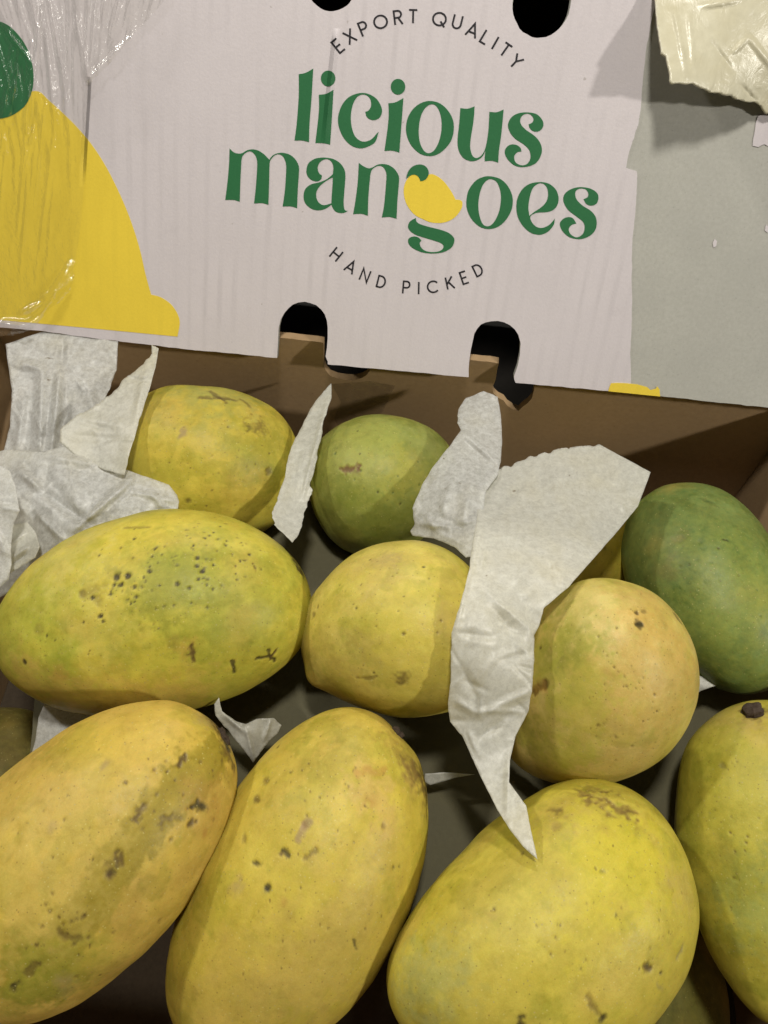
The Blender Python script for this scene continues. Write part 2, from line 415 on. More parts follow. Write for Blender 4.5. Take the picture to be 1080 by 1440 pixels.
# printed liner, torn off on the right side
torn = [pl(*p) for p in [(887, 553.4), (887, 537), (886.5, 490), (888, 438), (888, 385), (889, 340), (893, 300), (895, 272), (895, 241), (880, 236), (884, 216), (889, 199), (896, 178), (899, 165), (901, 151), (904, 110), (909, 63), (923, 0), (930, -40)]]
k0 = max(k for k, p in enumerate(bottom) if p[0] < torn[0][0]-.02)
liner = bottom[:k0+1] + ragline(torn, 9, .05, 2) + [(torn[-1][0]+.3, PT_), (PL_, PT_)]
holes2 = [[(hx+(hx-c[0])*.01+.03*float(noise3([[hx*4, hy*4, 1.]])[0]), hy+.03*float(noise3([[hx*4, hy*4, 9.]])[0])) for hx, hy in h] for h, c in zip(holes, (cA, cB))]
sheet = cut_board('printed_sheet', [liner]+holes2, PO+PN*.04, X, PV, .036, M_PAPER, lid)
frag = [pl(*p) for p in [(1066, 163), (1062, 176), (1060, 190), (1058, 205), (1066, 207), (1074, 203), (1080, 206), (1110, 205), (1110, 150), (1085, 158)]]
cut_board('printed_scrap', [ragline(frag+[frag[0]], 4, .03, 4)[:-1]], PO+PN*.03, X, PV, .026, M_PAPER, lid)
frag = [pl(*p) for p in [(1080, 160), (1079, 205), (1078, 235), (1081, 250), (1079, 300), (1083, 318), (1079, 330), (1086, 345), (1110, 345), (1110, 160)]]
for cpts in ([(1005, 336), (1002, 342), (1003, 348), (1007, 346), (1008, 339)], [(1077, 316), (1075, 324), (1079, 327), (1082, 320)]):
    cut_board('paper_fleck', [[pl(*p) for p in cpts]], PO+PN*.03, X, PV, .026, M_PAPER, lid)
ye = [pl(*p) for p in [(855, 549.6), (857, 543), (859, 538.5), (868, 538), (880, 538.5), (896, 540), (903, 542), (910, 544), (914, 548), (919, 547), (922, 546), (924, 543), (927, 547), (928, 557)]]
cut_board('yellow_print_strip', [ye], PO+PN*.062, X, PV, .02, M_YELLOW, lid)

LIFT = .052
def ink(name, conts, mat, lift=LIFT, par=sheet, thick=.010):
    o = cut_board(name, [[pl(*p) for p in c] for c in conts], PO+PN*lift, X, PV, thick, mat)
    o.parent = par; return o
def zc(z, pts, per=6):
    x0, y0, s = z; return spline([(x0+p[0]*s, y0+p[1]*s)+tuple(p[2:]) for p in pts], per)
Z1 = (400, 90, 200/1080); Z2 = (560, 110, 220/1080); Z3 = (310, 195, 150/1080); Z4 = (420, 205, 160/1080); Z5 = (550, 220, 130/1080); Z6 = (640, 230, 220/1080)
def ell(cx, cy, rx, ry, n=12): return [(cx+rx*math.cos(2*math.pi*k/n), cy+ry*math.sin(2*math.pi*k/n)) for k in range(n)]
c = 1
G = [
 (Z1, [[(110,78,c),(165,66),(220,35,c),(207,260),(192,450),(188,593,c),(135,581),(78,582,c),(95,450),(110,240)]]),
 (Z1, [ell(333,110,55,60), [(262,234,c),(320,225),(374,196,c),(362,400),(348,612,c),(295,601),(236,600,c),(255,440),(264,330)]]),
 (Z1, [[(716,515,c),(690,590),(640,625),(580,640),(510,620),(450,560),(415,480),(408,410),(425,340),(460,280),(510,240),(580,220),(640,228),(695,260),(730,310),(742,360),(725,405),(690,425),(655,422),(625,400),(615,363,c),(640,352),(658,320),(655,275),(635,245),(600,232),(560,245),(530,285),(512,340),(505,410),(512,480),(535,545),(575,582),(620,588),(665,568),(700,530)]]),
 (Z1, [ell(863,173,55,60), [(790,298,c),(845,290),(904,258,c),(890,450),(873,672,c),(820,658),(760,660,c),(780,520),(792,400)]]),
 (Z2, [[(225,157),(290,175),(345,225),(378,290),(383,360),(365,430),(320,490),(265,528),(210,537),(150,520),(95,470),(62,405),(54,335),(70,265),(110,205),(165,168)], [(235,180),(265,195),(288,240),(299,300),(297,370),(280,440),(250,495),(212,517),(178,500),(152,450),(142,385),(146,310),(165,240),(198,195)]]),
 (Z2, [[(429,206,c),(480,210),(527,194,c),(520,290),(500,420),(497,480),(510,530),(535,550),(565,540),(590,510),(607,460),(622,360),(629,232,c),(680,234),(727,216,c),(712,380),(695,500),(690,582,c),(645,570),(596,573,c),(598,530),(602,500,c),(580,540),(545,565),(500,572),(450,550),(418,500),(409,430),(420,320)]]),
 (Z2, [[(900,236),(950,246),(985,275),(1002,315),(990,350),(960,369),(925,362),(905,340),(900,318,c),(925,305),(933,280),(915,253),(890,245),(860,255),(842,285),(848,320),(880,355),(930,390),(970,430),(990,480),(985,530),(955,580),(910,605),(850,613),(800,600),(755,560),(735,515),(745,480),(775,458),(815,460),(843,480),(850,505,c),(820,512),(800,540),(810,580),(850,600),(890,590),(912,550),(905,500),(870,460),(810,420),(775,380),(757,330),(770,285),(800,255),(845,238)]]),
 (Z3, [[(95,98,c),(135,135),(180,150),(225,145),(265,120),(320,107),(380,118),(440,155),(497,212,c),(530,170),(580,147),(640,143),(710,165),(765,215),(795,280),(797,340),(785,520),(778,703,c),(715,685),(632,686,c),(655,520),(668,300),(660,230),(630,175),(590,158),(550,170),(510,215),(500,260),(495,450),(488,668,c),(425,652),(343,655,c),(362,480),(375,260),(365,190),(335,145),(300,128),(255,145),(225,180),(215,230),(205,420),(198,637,c),(135,620),(52,620,c),(75,430),(90,250)]]),
 (Z4, [[(260,112),(330,125),(395,165),(435,225),(445,290),(435,430),(428,540),(435,600),(450,615),(468,615,c),(440,632),(400,638),(355,625),(325,590),(313,558,c),(260,595),(190,612),(120,595),(65,545),(48,480),(65,410),(120,365),(200,345),(270,315),(326,268,c),(330,200),(315,155),(285,130),(250,128),(210,150),(185,190),(185,235),(200,265),(222,278,c),(215,315),(175,338),(120,322),(85,285),(75,235),(95,165),(150,125),(200,113)], [(326,298,c),(260,335),(200,385),(170,440),(172,500),(200,545),(245,562),(312,545,c),(315,480),(322,380)]]),
 (Z4, [[(572,160,c),(610,190),(660,212),(700,205),(745,180),(800,172),(860,185),(915,225),(950,285),(953,340),(938,520),(930,692,c),(865,675),(790,680,c),(812,560),(832,330),(832,260),(810,210),(775,190),(730,200),(690,240),(675,340),(662,500),(658,664,c),(600,645),(518,648,c),(540,520),(562,340)]]),
 (Z5, [[(290,716,c),(295,755),(330,785),(430,818),(560,850),(660,885),(720,930),(740,980),(715,1050),(650,1100),(570,1125),(470,1132),(370,1120),(280,1085),(220,1040),(198,990),(215,950),(270,932),(320,945),(355,980,c),(335,1010),(350,1060),(400,1100),(480,1115),(560,1105),(605,1075),(608,1035),(570,1005),(480,975),(380,945),(280,910),(215,860),(198,810),(225,755)]]),
 (Z6, [[(240,87),(310,105),(360,150),(392,215),(397,280),(380,340),(340,400),(290,438),(230,451),(170,435),(115,385),(82,315),(78,250),(95,180),(140,120),(190,93)], [(250,107),(285,125),(308,175),(316,235),(308,310),(285,375),(255,418),(222,432),(190,415),(168,360),(160,290),(168,215),(190,150),(220,115)]]),
 (Z6, [[(590,127),(650,140),(695,180),(713,235),(705,285),(675,320),(630,335),(570,338),(535,350),(518,370),(530,405),(560,435),(600,443),(645,425),(675,395),(688,378,c),(680,420),(650,460),(610,485),(565,490),(510,470),(460,420),(430,360),(422,290),(435,225),(470,170),(520,137)], [(512,360,c),(505,300),(515,230),(535,170),(570,140),(605,138),(632,165),(641,210),(630,260),(595,300),(550,330)]]),
 (Z6, [[(880,162),(940,175),(980,205),(988,240),(975,275),(940,290),(905,278),(885,245,c),(912,232),(918,205),(900,178),(865,172),(835,185),(828,215),(840,250),(880,290),(935,325),(970,370),(975,430),(950,480),(900,512),(845,521),(785,505),(740,465),(722,420),(735,390),(770,370),(810,375),(836,412,c),(800,425),(783,455),(800,490),(840,508),(880,485),(893,440),(880,400),(830,360),(780,320),(750,270),(748,225),(775,190),(825,167)]]),
]
for z, cs in G:
    ink('green_letter', [zc(z, q) for q in cs], M_GREEN)
ink('printed_mango_logo', [zc(Z5, [(470,205),(530,225),(600,275),(660,345),(710,420),(752,502,c),(790,505),(825,520),(833,565),(815,620),(765,690),(700,740),(620,770),(540,776),(450,765),(370,730),(290,690),(220,620),(170,530),(148,430),(155,340),(190,262),(240,215),(290,210),(340,240),(420,218)])], M_YELLOW)
ink('printed_leaf_logo', [zc(Z5, [(176,262,c),(190,200),(225,140),(280,103),(340,92),(400,112),(435,160),(438,210),(410,260),(375,282),(340,288,c),(325,245),(290,215),(245,215),(205,235)])], M_GREEN, LIFT+.012)
big = spline([(50,128),(70,142),(90,160),(110,180),(130,204),(150,235),(170,275),(185,312),(197,350),(205,385),(213,414,c),(227,418),(243,430),(253,450),(250,473,c),(120,460.5,c),(0,449.5,c),(-110,440,c),(-110,200,c),(-60,150,c)], 5)
ink('printed_yellow_mango', [big], M_YELLOW)
ink('printed_green_leaf', [spline([(-40,22),(0,30),(20,42),(38,66),(47,95),(47,122),(38,146),(20,161),(0,167),(-30,166),(-70,150),(-100,90),(-80,40)], 6)], M_GREEN, LIFT+.012)

# small caps set on a circle: strokes with square ends
def arc(cx, cy, rx, ry, a0, a1, n=14): return [(cx+rx*math.cos(math.radians(a0+(a1-a0)*k/n)), cy+ry*math.sin(math.radians(a0+(a1-a0)*k/n))) for k in range(n+1)]
LET = {  # unit cap height, origin at the letter's centre, y up
 'E': [[(.25,.5),(-.22,.5),(-.22,-.5),(.25,-.5)], [(-.22,0),(.2,0)]],
 'X': [[(-.32,.5),(.32,-.5)], [(.32,.5),(-.32,-.5)]],
 'P': [[(-.25,-.5),(-.25,.5),(.03,.5)]+arc(.03,.24,.24,.26,90,-90)+[(-.25,-.02)]],
 'O': [arc(0,0,.47,.46,0,360,30)],
 'R': [[(-.25,-.5),(-.25,.5),(.03,.5)]+arc(.03,.25,.24,.25,90,-90)+[(-.25,0)], [(.02,0),(.3,-.5)]],
 'T': [[(-.3,.46),(.3,.46)], [(0,.46),(0,-.5)]],
 'Q': [arc(0,0,.47,.46,0,360,30), [(.1,-.15),(.42,-.55)]],
 'U': [[(-.3,.5),(-.3,-.15)]+arc(0,-.15,.3,.32,180,360)+[(.3,.5)]],
 'A': [[(-.38,-.5),(0,.5),(.38,-.5)], [(-.25,-.18),(.25,-.18)]],
 'L': [[(-.2,.5),(-.2,-.46),(.25,-.46)]], 'I': [[(0,.5),(0,-.5)]],
 'Y': [[(-.33,.5),(0,0),(.33,.5)], [(0,0),(0,-.5)]],
 'H': [[(-.32,.5),(-.32,-.5)], [(.32,.5),(.32,-.5)], [(-.32,0),(.32,0)]],
 'N': [[(-.32,-.5),(-.32,.5),(.32,-.5),(.32,.5)]],
 'D': [[(-.28,-.46),(-.28,.46),(-.05,.46)]+arc(-.05,0,.38,.46,90,-90)+[(-.28,-.46)]],
 'C': [arc(.05,0,.47,.46,42,318,24)],
 'K': [[(-.26,.5),(-.26,-.5)], [(.27,.5),(-.22,-.06)], [(-.08,.08),(.32,-.5)]],
}
def stroke(pts, wd):
    P = [np.array(p) for k, p in enumerate(pts) if k == 0 or abs(p[0]-pts[k-1][0])+abs(p[1]-pts[k-1][1]) > 1e-6]; Lf = []; Rt = []; n = len(P); closed = np.linalg.norm(P[0]-P[-1]) < 1e-6
    for k in range(n):
        a = P[k-1] if k > 0 else (P[-2] if closed else None); b = P[k+1] if k < n-1 else (P[1] if closed else None)
        if a is None: d = (b-P[k])/np.linalg.norm(b-P[k]); m = np.array([-d[1], d[0]]); q = 1
        elif b is None: d = (P[k]-a)/np.linalg.norm(P[k]-a); m = np.array([-d[1], d[0]]); q = 1
        else:
            d1 = (P[k]-a)/np.linalg.norm(P[k]-a); d2 = (b-P[k])/np.linalg.norm(b-P[k])
            n1 = np.array([-d1[1], d1[0]]); n2 = np.array([-d2[1], d2[0]]); m = n1+n2; m = m/np.linalg.norm(m); q = 1/max(.35, m@n1)
        Lf.append(P[k]+m*wd/2*q); Rt.append(P[k]-m*wd/2*q)
    return Lf, Rt
def small_letter(ch, cx, cy, size, deg):
    """one printed capital as ONE mesh lying on the sheet"""
    V = []; Fc = []; a = math.radians(deg); sx = size
    for si, st in enumerate(LET[ch]):
        L, R_ = stroke(st, .135); b = len(V)
        for l, r in zip(L, R_):
            for q in (l, r):
                x = q[0]*sx; y = q[1]*sx
                px = cx+x*math.cos(a)+y*math.sin(a); py = cy+x*math.sin(a)-y*math.cos(a)
                u, v = pl(px, py); V.append((u, v, si))
        for k in range(len(L)-1): Fc.append((b+2*k, b+2*k+1, b+2*k+3, b+2*k+2))
    top = [PO+X*u+PV*v+PN*(LIFT+.0006*si) for u, v, si in V]
    bot = [p-PN*.009 for p in top]; n = len(top)
    faces = list(Fc)+[tuple(i+n for i in reversed(f)) for f in Fc]
    from collections import Counter
    ed = Counter()
    for f in Fc:
        for i in range(4): ed[tuple(sorted((f[i], f[(i+1) % 4])))] += 1
    faces += [(e[0], e[1], e[1]+n, e[0]+n) for e, k in ed.items() if k == 1]
    o = mesh_obj('black_letter', top+bot, faces, M_BLACK, attrs={'loc': [(u, v, 0) for u, v, _ in V]*2}); o.parent = sheet
TOPW = [('E',475.5,64.5,-39),('X',492.2,51.5,-31),('P',511.5,40.5,-22),('O',535.3,30.8,-14),('R',559.5,25,-7),('T',581,23,1),('Q',618,27,8),('U',643,31,14),('A',664.5,42.5,21),('L',682.5,52.5,31),('I',696.4,60.5,30),('T',710.5,70,35),('Y',725.5,86.5,43)]
for ch, x, y, r in TOPW: small_letter(ch, x, y, 19.3, r)
BOTW = [('H',473,357.3,39),('A',493.3,375,29),('N',513.5,387,22),('D',536,396,14),('P',571.3,404,5),('I',588.9,404.8,1),('C',608.5,403,-5),('K',632.4,397.5,-12),('E',652.5,390.2,-19),('D',671.8,379.6,-26)]
for ch, x, y, r in BOTW: small_letter(ch, x, y, 17.0, r)

# lid box behind the panel
PZ = -PN
def lidpt(u, v, w_): return PO+X*u+PV*v+PZ*w_
def lidslab(name, a, b, mat):
    us, vs, ws = zip(a, b)
    loc = [(u, v, w_) for u in us for v in vs for w_ in ws]
    f = [(0, 1, 3, 2), (4, 6, 7, 5), (0, 4, 5, 1), (2, 3, 7, 6), (0, 2, 6, 4), (1, 5, 7, 3)]
    return mesh_obj(name, [lidpt(*p) for p in loc], f, mat, lid, attrs={'loc': loc})
lidslab('top_panel', (PL_, PT_+.02, .0), (PR_, PT_+.37, 24), M_KRAFT_SHADE)
lidslab('side_panel', (PL_-.37, .0, .0), (PL_-.02, PT_, 24), M_KRAFT_SHADE)
lidslab('side_panel', (PR_+.02, .0, .0), (PR_+.37, PT_, 24), M_KRAFT_SHADE)
lidslab('rear_panel', (PL_, .0, 24.02), (PR_, PT_, 24.37), M_KRAFT_SHADE)

# ------------------------------------------------------------------ sheets traced as outline + depths (thin-plate spline)
def tps(ctrl):
    P = np.array([c_[:2] for c_ in ctrl], float)/300; d = np.array([c_[2] for c_ in ctrl], float); n = len(P)
    def Uf(r2): return np.where(r2 > 1e-12, r2*np.log(np.maximum(r2, 1e-12)), 0)
    K = Uf(((P[:, None]-P[None])**2).sum(-1))+np.eye(n)*2e-3
    A = np.zeros((n+3, n+3)); A[:n, :n] = K; A[:n, n] = 1; A[:n, n+1:] = P; A[n:, :n] = A[:n, n:].T
    s = np.linalg.solve(A, np.concatenate([d, [0, 0, 0]]))
    def ev(q):
        q = np.asarray(q, float)/300
        return Uf(((q[:, None]-P[None])**2).sum(-1))@s[:n]+s[n]+q@s[n+1:]
    return ev
def densify(poly, step, amp=0, seed=0):
    o = []
    for k in range(len(poly)):
        a = np.array(poly[k][:2], float); b = np.array(poly[(k+1) % len(poly)][:2], float)
        L = np.linalg.norm(b-a); n = max(1, int(L/step)); nn = np.array([-(b-a)[1], (b-a)[0]])/max(L, 1e-6)
        am = amp*(poly[k][2] if len(poly[k]) > 2 else .35)
        for j in range(n):
            p = a+(b-a)*j/n
            o.append(p+nn*am*float(fbm([[p[0]*.11, p[1]*.11, seed]], seed, 3)[0])*(1 if 0 < j else .3))
    return o
def inpoly(P, poly):
    poly = np.array(poly); x, y = P[:, 0], P[:, 1]; r = np.zeros(len(P), bool); j = len(poly)-1
    for i in range(len(poly)):
        xi, yi = poly[i]; xj, yj = poly[j]
        cnd = ((yi > y) != (yj > y)) & (x < (xj-xi)*(y-yi)/(yj-yi+1e-12)+xi); r ^= cnd; j = i
    return r
def tri_poly(outline, step):
    B = np.array(outline); lo, hi = B.min(0), B.max(0)
    gx, gy = np.meshgrid(np.arange(lo[0]+step/2, hi[0], step), np.arange(lo[1]+step/2, hi[1], step*.87))
    gx[1::2] += step/2
    Gp = np.stack([gx.ravel(), gy.ravel()], -1); Gp = Gp[inpoly(Gp, B)]
    dmin = np.sqrt(((Gp[:, None, :]-B[None])**2).sum(-1)).min(1) if len(Gp) else np.zeros(0)
    Gp = Gp[dmin > step*.55]
    allp = np.concatenate([B, Gp]); n = len(B)
    r = delaunay_2d_cdt([Vector(p) for p in allp], [(i, (i+1) % n) for i in range(n)], [], 1, 1e-5)
    V = np.array([tuple(v) for v in r[0]]); F = [tuple(f) for f in r[2]]
    cen = np.array([V[list(f)].mean(0) for f in F]); keep = inpoly(cen, B)
    return V, [f for f, k in zip(F, keep) if k]
def sheet_obj(name, outline, ctrl, mat, step=5, rag_=0, crump=(.12, .9), ridges=(), fine=.03, seed=1, thick=.012, parent=None, extra=None, smooth=False, label=None, cat=None, group=None):
    ol = densify(spline([p if len(p) > 2 else (p[0], p[1], 1) for p in outline], 1) if False else outline, step*.8, rag_, seed)
    V, F = tri_poly(ol, step)
    dep = tps(ctrl)(V)
    P = CAM+np.stack([ray(x, y) for x, y in V])*dep[:, None]
    # folded look: flat facets between sharp creases
    q = P*crump[1]
    if seed < 96 and ridges:
        rgc = np.random.default_rng(seed); lo, hi = V.min(0), V.max(0); area_ = (hi-lo).prod(); ridges = list(ridges)
        for _ in range(int(area_/1300)):
            x, y = rgc.uniform(lo[0], hi[0]), rgc.uniform(lo[1], hi[1]); an = rgc.uniform(0, 6.28); L_ = rgc.uniform(14, 60)
            ridges.append((x, y, x+L_*math.cos(an), y+L_*math.sin(an), rgc.uniform(3.2, 8), rgc.choice([-1, 1])*rgc.uniform(.03, .10)))
    cr = 0
    for k in range(3):
        f = fbm(q*(.55+.6*k)+9.1*k+seed, seed+3*k, 1)
        cr = cr+(np.abs(f)*2-.6)*(.62**k)
    disp = crump[0]*cr+fine*.35*fbm(P*2.5, seed+50, 2)
    for (x0, y0, x1, y1, wd, amp) in ridges:
        a = np.array([x0, y0], float); b = np.array([x1, y1], float); ab = b-a; t = np.clip(((V-a)@ab)/(ab@ab), 0, 1)
        cp = a+t[:, None]*ab; d = np.linalg.norm(V-cp, axis=1)
        disp = disp+amp*np.maximum(0, 1-d/(wd*1.15))**1.3*np.sin(np.pi*np.clip(t, .02, .98))**.4
    if extra is not None: disp = disp+extra(V, P)
    P = P+(CAM-P)/np.linalg.norm(CAM-P, axis=1)[:, None]*disp[:, None]
    o = mesh_obj(name, P, F, mat, parent, smooth=smooth, attrs={'loc': P*1.0 if parent is None else P*1.0})
    if thick:
        md = o.modifiers.new('thickness', 'SOLIDIFY'); md.thickness = thick*CM; md.offset = 0
    if not smooth: o.data.polygons.foreach_set('use_smooth', [True]*len(o.data.polygons))
    if label: tag(o, label, cat, group)
    return o

# ------------------------------------------------------------------ mangoes
FIT = {
    'm1': [-8.1871, -5.8075, 0.3, 0.2057, 0.1828, 5.9534, 3.9109, 3.6371, 0.0131, -0.1124, -0.0669],
    'm5': [-8.3461, -14.4052, 0.5, 0.8845, 0.3483, 5.6571, 3.7144, 3.4544, -0.0769, -0.0525, -0.4095],
    'm6': [-1.4282, -14.4395, -0.6, 1.1709, 0.2829, 5.9933, 3.5409, 3.293, 0.0412, 0.0901, -0.1147],
    'm7': [6.5807, -15.1612, 0.0, 0.6861, 0.0245, 5.4457, 3.7483, 3.4859, 0.1267, 0.2056, 0.2404],
    'm8': [14.607, -11.8528, -0.8, 1.5302, 0.1851, 5.4032, 2.7765, 2.5822, 0.264, -0.1336, -0.1466],
    'm3': [0.9897, -5.7118, 0.9, -0.0629, 0.3833, 3.6872, 3.343, 3.109, 0.1117, -0.1366, -0.0302],
    'm4': [8.108, -7.3276, 1.3, 1.0385, 0.934, 4.0826, 3.1185, 2.9002, 0.1828, 0.1856, 0.072],
    'm9': [13.6839, -1.3651, -0.6, -1.2075, 0.0794, 4.7233, 3.2531, 3.0254, -0.0433, 0.0334, -0.6552],
    'm11': [-0.1301, 2.1052, -1.0, 0.253, 0.3918, 3.2491, 3.2535, 3.0257, -0.1075, 0.0212, -0.8776],
    'm2': [-7.8646, 1.8091, -0.5, -0.066, -0.0996, 3.9852, 3.4647, 3.2222, 0.018, 0.0737, 0.5915],
    'm10': [8.4669, 1.0449, -2.2, 0.322, 0.4656, 2.1335, 2.1903, 2.037, -0.0711, -0.0347, 0.1246],
}

YL=(.53,.445,.042); PE=(.56,.375,.085); LG=(.41,.40,.038); OG=(.23,.235,.02); GR=(.17,.23,.05); DG=(.085,.14,.035); BR=(.085,.045,.016); DK=(.022,.015,.011); TN=(.31,.22,.10); PALE=(.60,.52,.15); OR=(.44,.25,.05); BG=(.31,.35,.15)
def mango_local(t_, ph, par):
    cx, cy, cz, yaw, tilt, a, b, c_, taper, bend, roll = par
    s = np.sin(t_)**.92; ct0 = np.cos(t_); k = 1+taper*ct0
    x = a*ct0+0*ph; y = b*s*k*np.cos(ph)+bend*b*(ct0*ct0-.35); z = c_*s*k*np.sin(ph)
    return np.stack([x, y, z], -1)
def mango_frame(par):
    cx, cy, cz, yaw, tilt, a, b, c_, taper, bend, roll = par
    cr, sr = math.cos(roll), math.sin(roll); ct, st = math.cos(tilt), math.sin(tilt); cw, sw = math.cos(yaw), math.sin(yaw)
    Rx = np.array([[1, 0, 0], [0, cr, -sr], [0, sr, cr]]); Ry = np.array([[ct, 0, -st], [0, 1, 0], [st, 0, ct]]); Rz = np.array([[cw, -sw, 0], [sw, cw, 0], [0, 0, 1]])
    return Rz@Ry@Rx, np.array([cx, cy, cz])
def mango(par, label, base, alt, altamt, marks, seed, n=420, m=270, stem=None, group='mangoes in the box', bumps=(), cheap=False):
    if cheap: n, m = 90, 60
    th = (np.linspace(0.004, math.pi-.004, m))[:, None]; ph = np.linspace(0, 2*math.pi, n, endpoint=False)[None]
    Lc = mango_local(th, ph, par).reshape(-1, 3)
    Rm, cc = mango_frame(par)
    P = Lc@Rm.T+cc
    out = (Lc/np.array([par[5]**2, par[6]**2, par[7]**2])); out /= np.linalg.norm(out, axis=1)[:, None]; outw = out@Rm.T
    P = P+outw*(.17*fbm(Lc*.33+seed*3.1, seed, 2)+.022*fbm(Lc*1.4+seed, seed+5, 2))[:, None]
    pr = proj(P); facing = ((CAM-P)*outw).sum(1) > 0
    def pick(x, y):
        d = (pr[:, 0]-x)**2+(pr[:, 1]-y)**2+np.where(facing, 0, 1e7); return int(np.argmin(d))
    for (x, y, r, h) in bumps:
        q = P[pick(x, y)]; d = np.linalg.norm(P-q, axis=1); P = P+outw*(h*np.exp(-(d/r)**2))[:, None]
    pr = proj(P)
    n1 = fbm(Lc*.42+seed*5.3, seed+11, 4); n2 = fbm(Lc*1.5+seed*2.3, seed+21, 4, .6); n3 = fbm(Lc*np.array([.6, 2.2, 2.2])+seed, seed+31, 4, .6)
    B = np.array(base); A_ = np.array(alt)
    f = sm(-.35, .45, n1+.35*n3+(altamt-.5)*1.1)
    C_ = B[None]*(1-f[:, None])+A_[None]*f[:, None]
    dent = np.zeros(len(P))
    C_ = C_*(1+.20*fbm(Lc*np.array([.35, 1.7, 1.7])+seed*2.9, seed+33, 4, .6)[:, None]*np.array([.8, .9, 1.6]))
    C_ = C_*(1+.20*n2[:, None]*np.array([.8, 1, 1.3]))
    pch = sm(.12, .24, fbm(Lc*.9+seed*9.1, seed+81, 4, .6))*.55+sm(.20, .30, fbm(Lc*2.4+seed*4.1, seed+85, 3, .6))*.30
    C_ = C_*(1-pch[:, None]*np.array([.30, .22, .45]))
    lp = sm(.15, .30, fbm(Lc*1.2+seed*6.1, seed+91, 4, .6))*.25
    C_ = C_*(1-lp[:, None])+np.minimum(C_*1.25+.02, .8)*lp[:, None]
    # warm blush on the flanks that varies with its own noise
    g = sm(.15, .6, fbm(Lc*.5+40+seed, seed+41, 3))*.35
    C_ = C_*(1-g[:, None])+np.array(PE)[None]*g[:, None]
    w3 = np.stack([fbm(Lc*2.6+k*31+seed, seed+61+k, 3) for k in range(3)], -1)
    w4 = np.stack([noise3(Lc*9+k*13+seed, seed+71+k) for k in range(3)], -1)
    for mk in marks:
        pts, r, col, al, soft, rough_ = mk
        if r < .3: al = min(1, al*1.15); r *= .84; rough_ *= .9; soft *= .9
        q = P+(w3*.9*rough_*max(r, .12)+w4*.35*rough_*max(r, .05))
        ids = [P[pick(x, y)] for x, y in pts]
        if len(ids) == 1: d = np.linalg.norm(q-ids[0], axis=1)
        else:
            d = np.full(len(P), 1e9)
            for a0, b0 in zip(ids[:-1], ids[1:]):
                ab = b0-a0; t = np.clip(((q-a0)@ab)/(ab@ab+1e-9), 0, 1); d = np.minimum(d, np.linalg.norm(q-a0-t[:, None]*ab, axis=1))
        fm = (1-sm(r*(1-soft), r*(1+soft*.6)+.02, d))*al
        C_ = C_*(1-fm[:, None])+np.array(col)[None]*fm[:, None]
        if r < .45 and max(col) < .3: dent = np.maximum(dent, fm*.035)
    lum_ = (C_*np.array([.3, .6, .1])).sum(1)[:, None]
    C_ = (C_*.97+lum_*.03)*np.array([.90, .89, .90])
    C_ = np.clip(C_, .008, .85)
    P = P-outw*dent[:, None]
    me = bpy.data.meshes.new('mango')
    idx = np.arange(m*n).reshape(m, n); a = idx[:-1]; b = np.roll(idx, -1, 1)[:-1]; c2 = np.roll(idx, -1, 1)[1:]; d2 = idx[1:]
    Fq = np.stack([a, d2, c2, b], -1).reshape(-1, 4)
    org = cc
    me.vertices.add(m*n); me.vertices.foreach_set('co', ((P-org)*CM).ravel())
    nf = len(Fq); me.loops.add(nf*4); me.polygons.add(nf)
    me.loops.foreach_set('vertex_index', Fq.ravel().astype(np.int32)); me.polygons.foreach_set('loop_start', np.arange(0, nf*4, 4, dtype=np.int32))
    try: me.polygons.foreach_set('loop_total', np.full(nf, 4, np.int32))
    except Exception: pass
    me.update(calc_edges=True); me.validate()
    me.polygons.foreach_set('use_smooth', [True]*nf)
    at1 = me.attributes.new('skin', 'FLOAT_COLOR', 'POINT'); at1.data.foreach_set('color', np.concatenate([C_, np.ones((len(C_), 1))], 1).astype(np.float32).ravel())
    at2 = me.attributes.new('loc', 'FLOAT_VECTOR', 'POINT'); at2.data.foreach_set('vector', (Lc+seed*7.7).astype(np.float32).ravel())
    o = bpy.data.objects.new('mango', me); COL.objects.link(o); me.materials.append(M_MANGO); o.location = org*CM
    tag(o, label, 'mango', group)
    if stem:
        x, y, r, hh = stem; k = pick(x, y); q = P[k]-outw[k]*.12; nz = outw[k]; ax_ = np.cross(nz, [0.3, .9, .1]); ax_ /= np.linalg.norm(ax_); ay_ = np.cross(nz, ax_)
        nn, mm = 22, 7; V = []
        for i in range(mm):
            hgt = hh*(i/(mm-1)); rad = r*(1.25-.45*min(1, i/3)) if i < mm-1 else r*.45
            for j in range(nn):
                an = 2*math.pi*j/nn; rr = rad*(1+.22*float(noise3([[math.cos(an)*2+seed, math.sin(an)*2, i*.5]])[0])+.06*math.sin(an*7))
                V.append(q+nz*hgt*(1+.12*math.sin(an*3+seed))+ax_*rr*math.cos(an)+ay_*rr*math.sin(an))
        V.append(q+nz*hh*.85); Fs = grid_faces(mm, nn, True)+[((mm-1)*nn+j, (mm-1)*nn+(j+1) % nn, mm*nn) for j in range(nn)]
        s = mesh_obj('stem', np.array(V)-org, Fs, M_STEM, attrs={'loc': V}); s.parent = o
    return o
def specks(cx, cy, rx, ry, n, seed, r0=.035, r1=.10, col=BR, al=.8):
    rg = np.random.default_rng(seed); o = []
    for _ in range(n):
        a = rg.uniform(0, 6.28); q = rg.uniform(0, 1)**.6
        o.append(([(cx+rx*q*math.cos(a), cy+ry*q*math.sin(a))], rg.uniform(r0, r1), col, al*rg.uniform(.4, 1), .6, .6))
    return o
def mk(x, y, r, col, al=.7, soft=.6, rough_=1.0): return ([(x, y)], r, col, al, soft, rough_)
def ln(pts, r, col, al=.7, soft=.5, rough_=1.0): return (pts, r, col, al, soft, rough_)

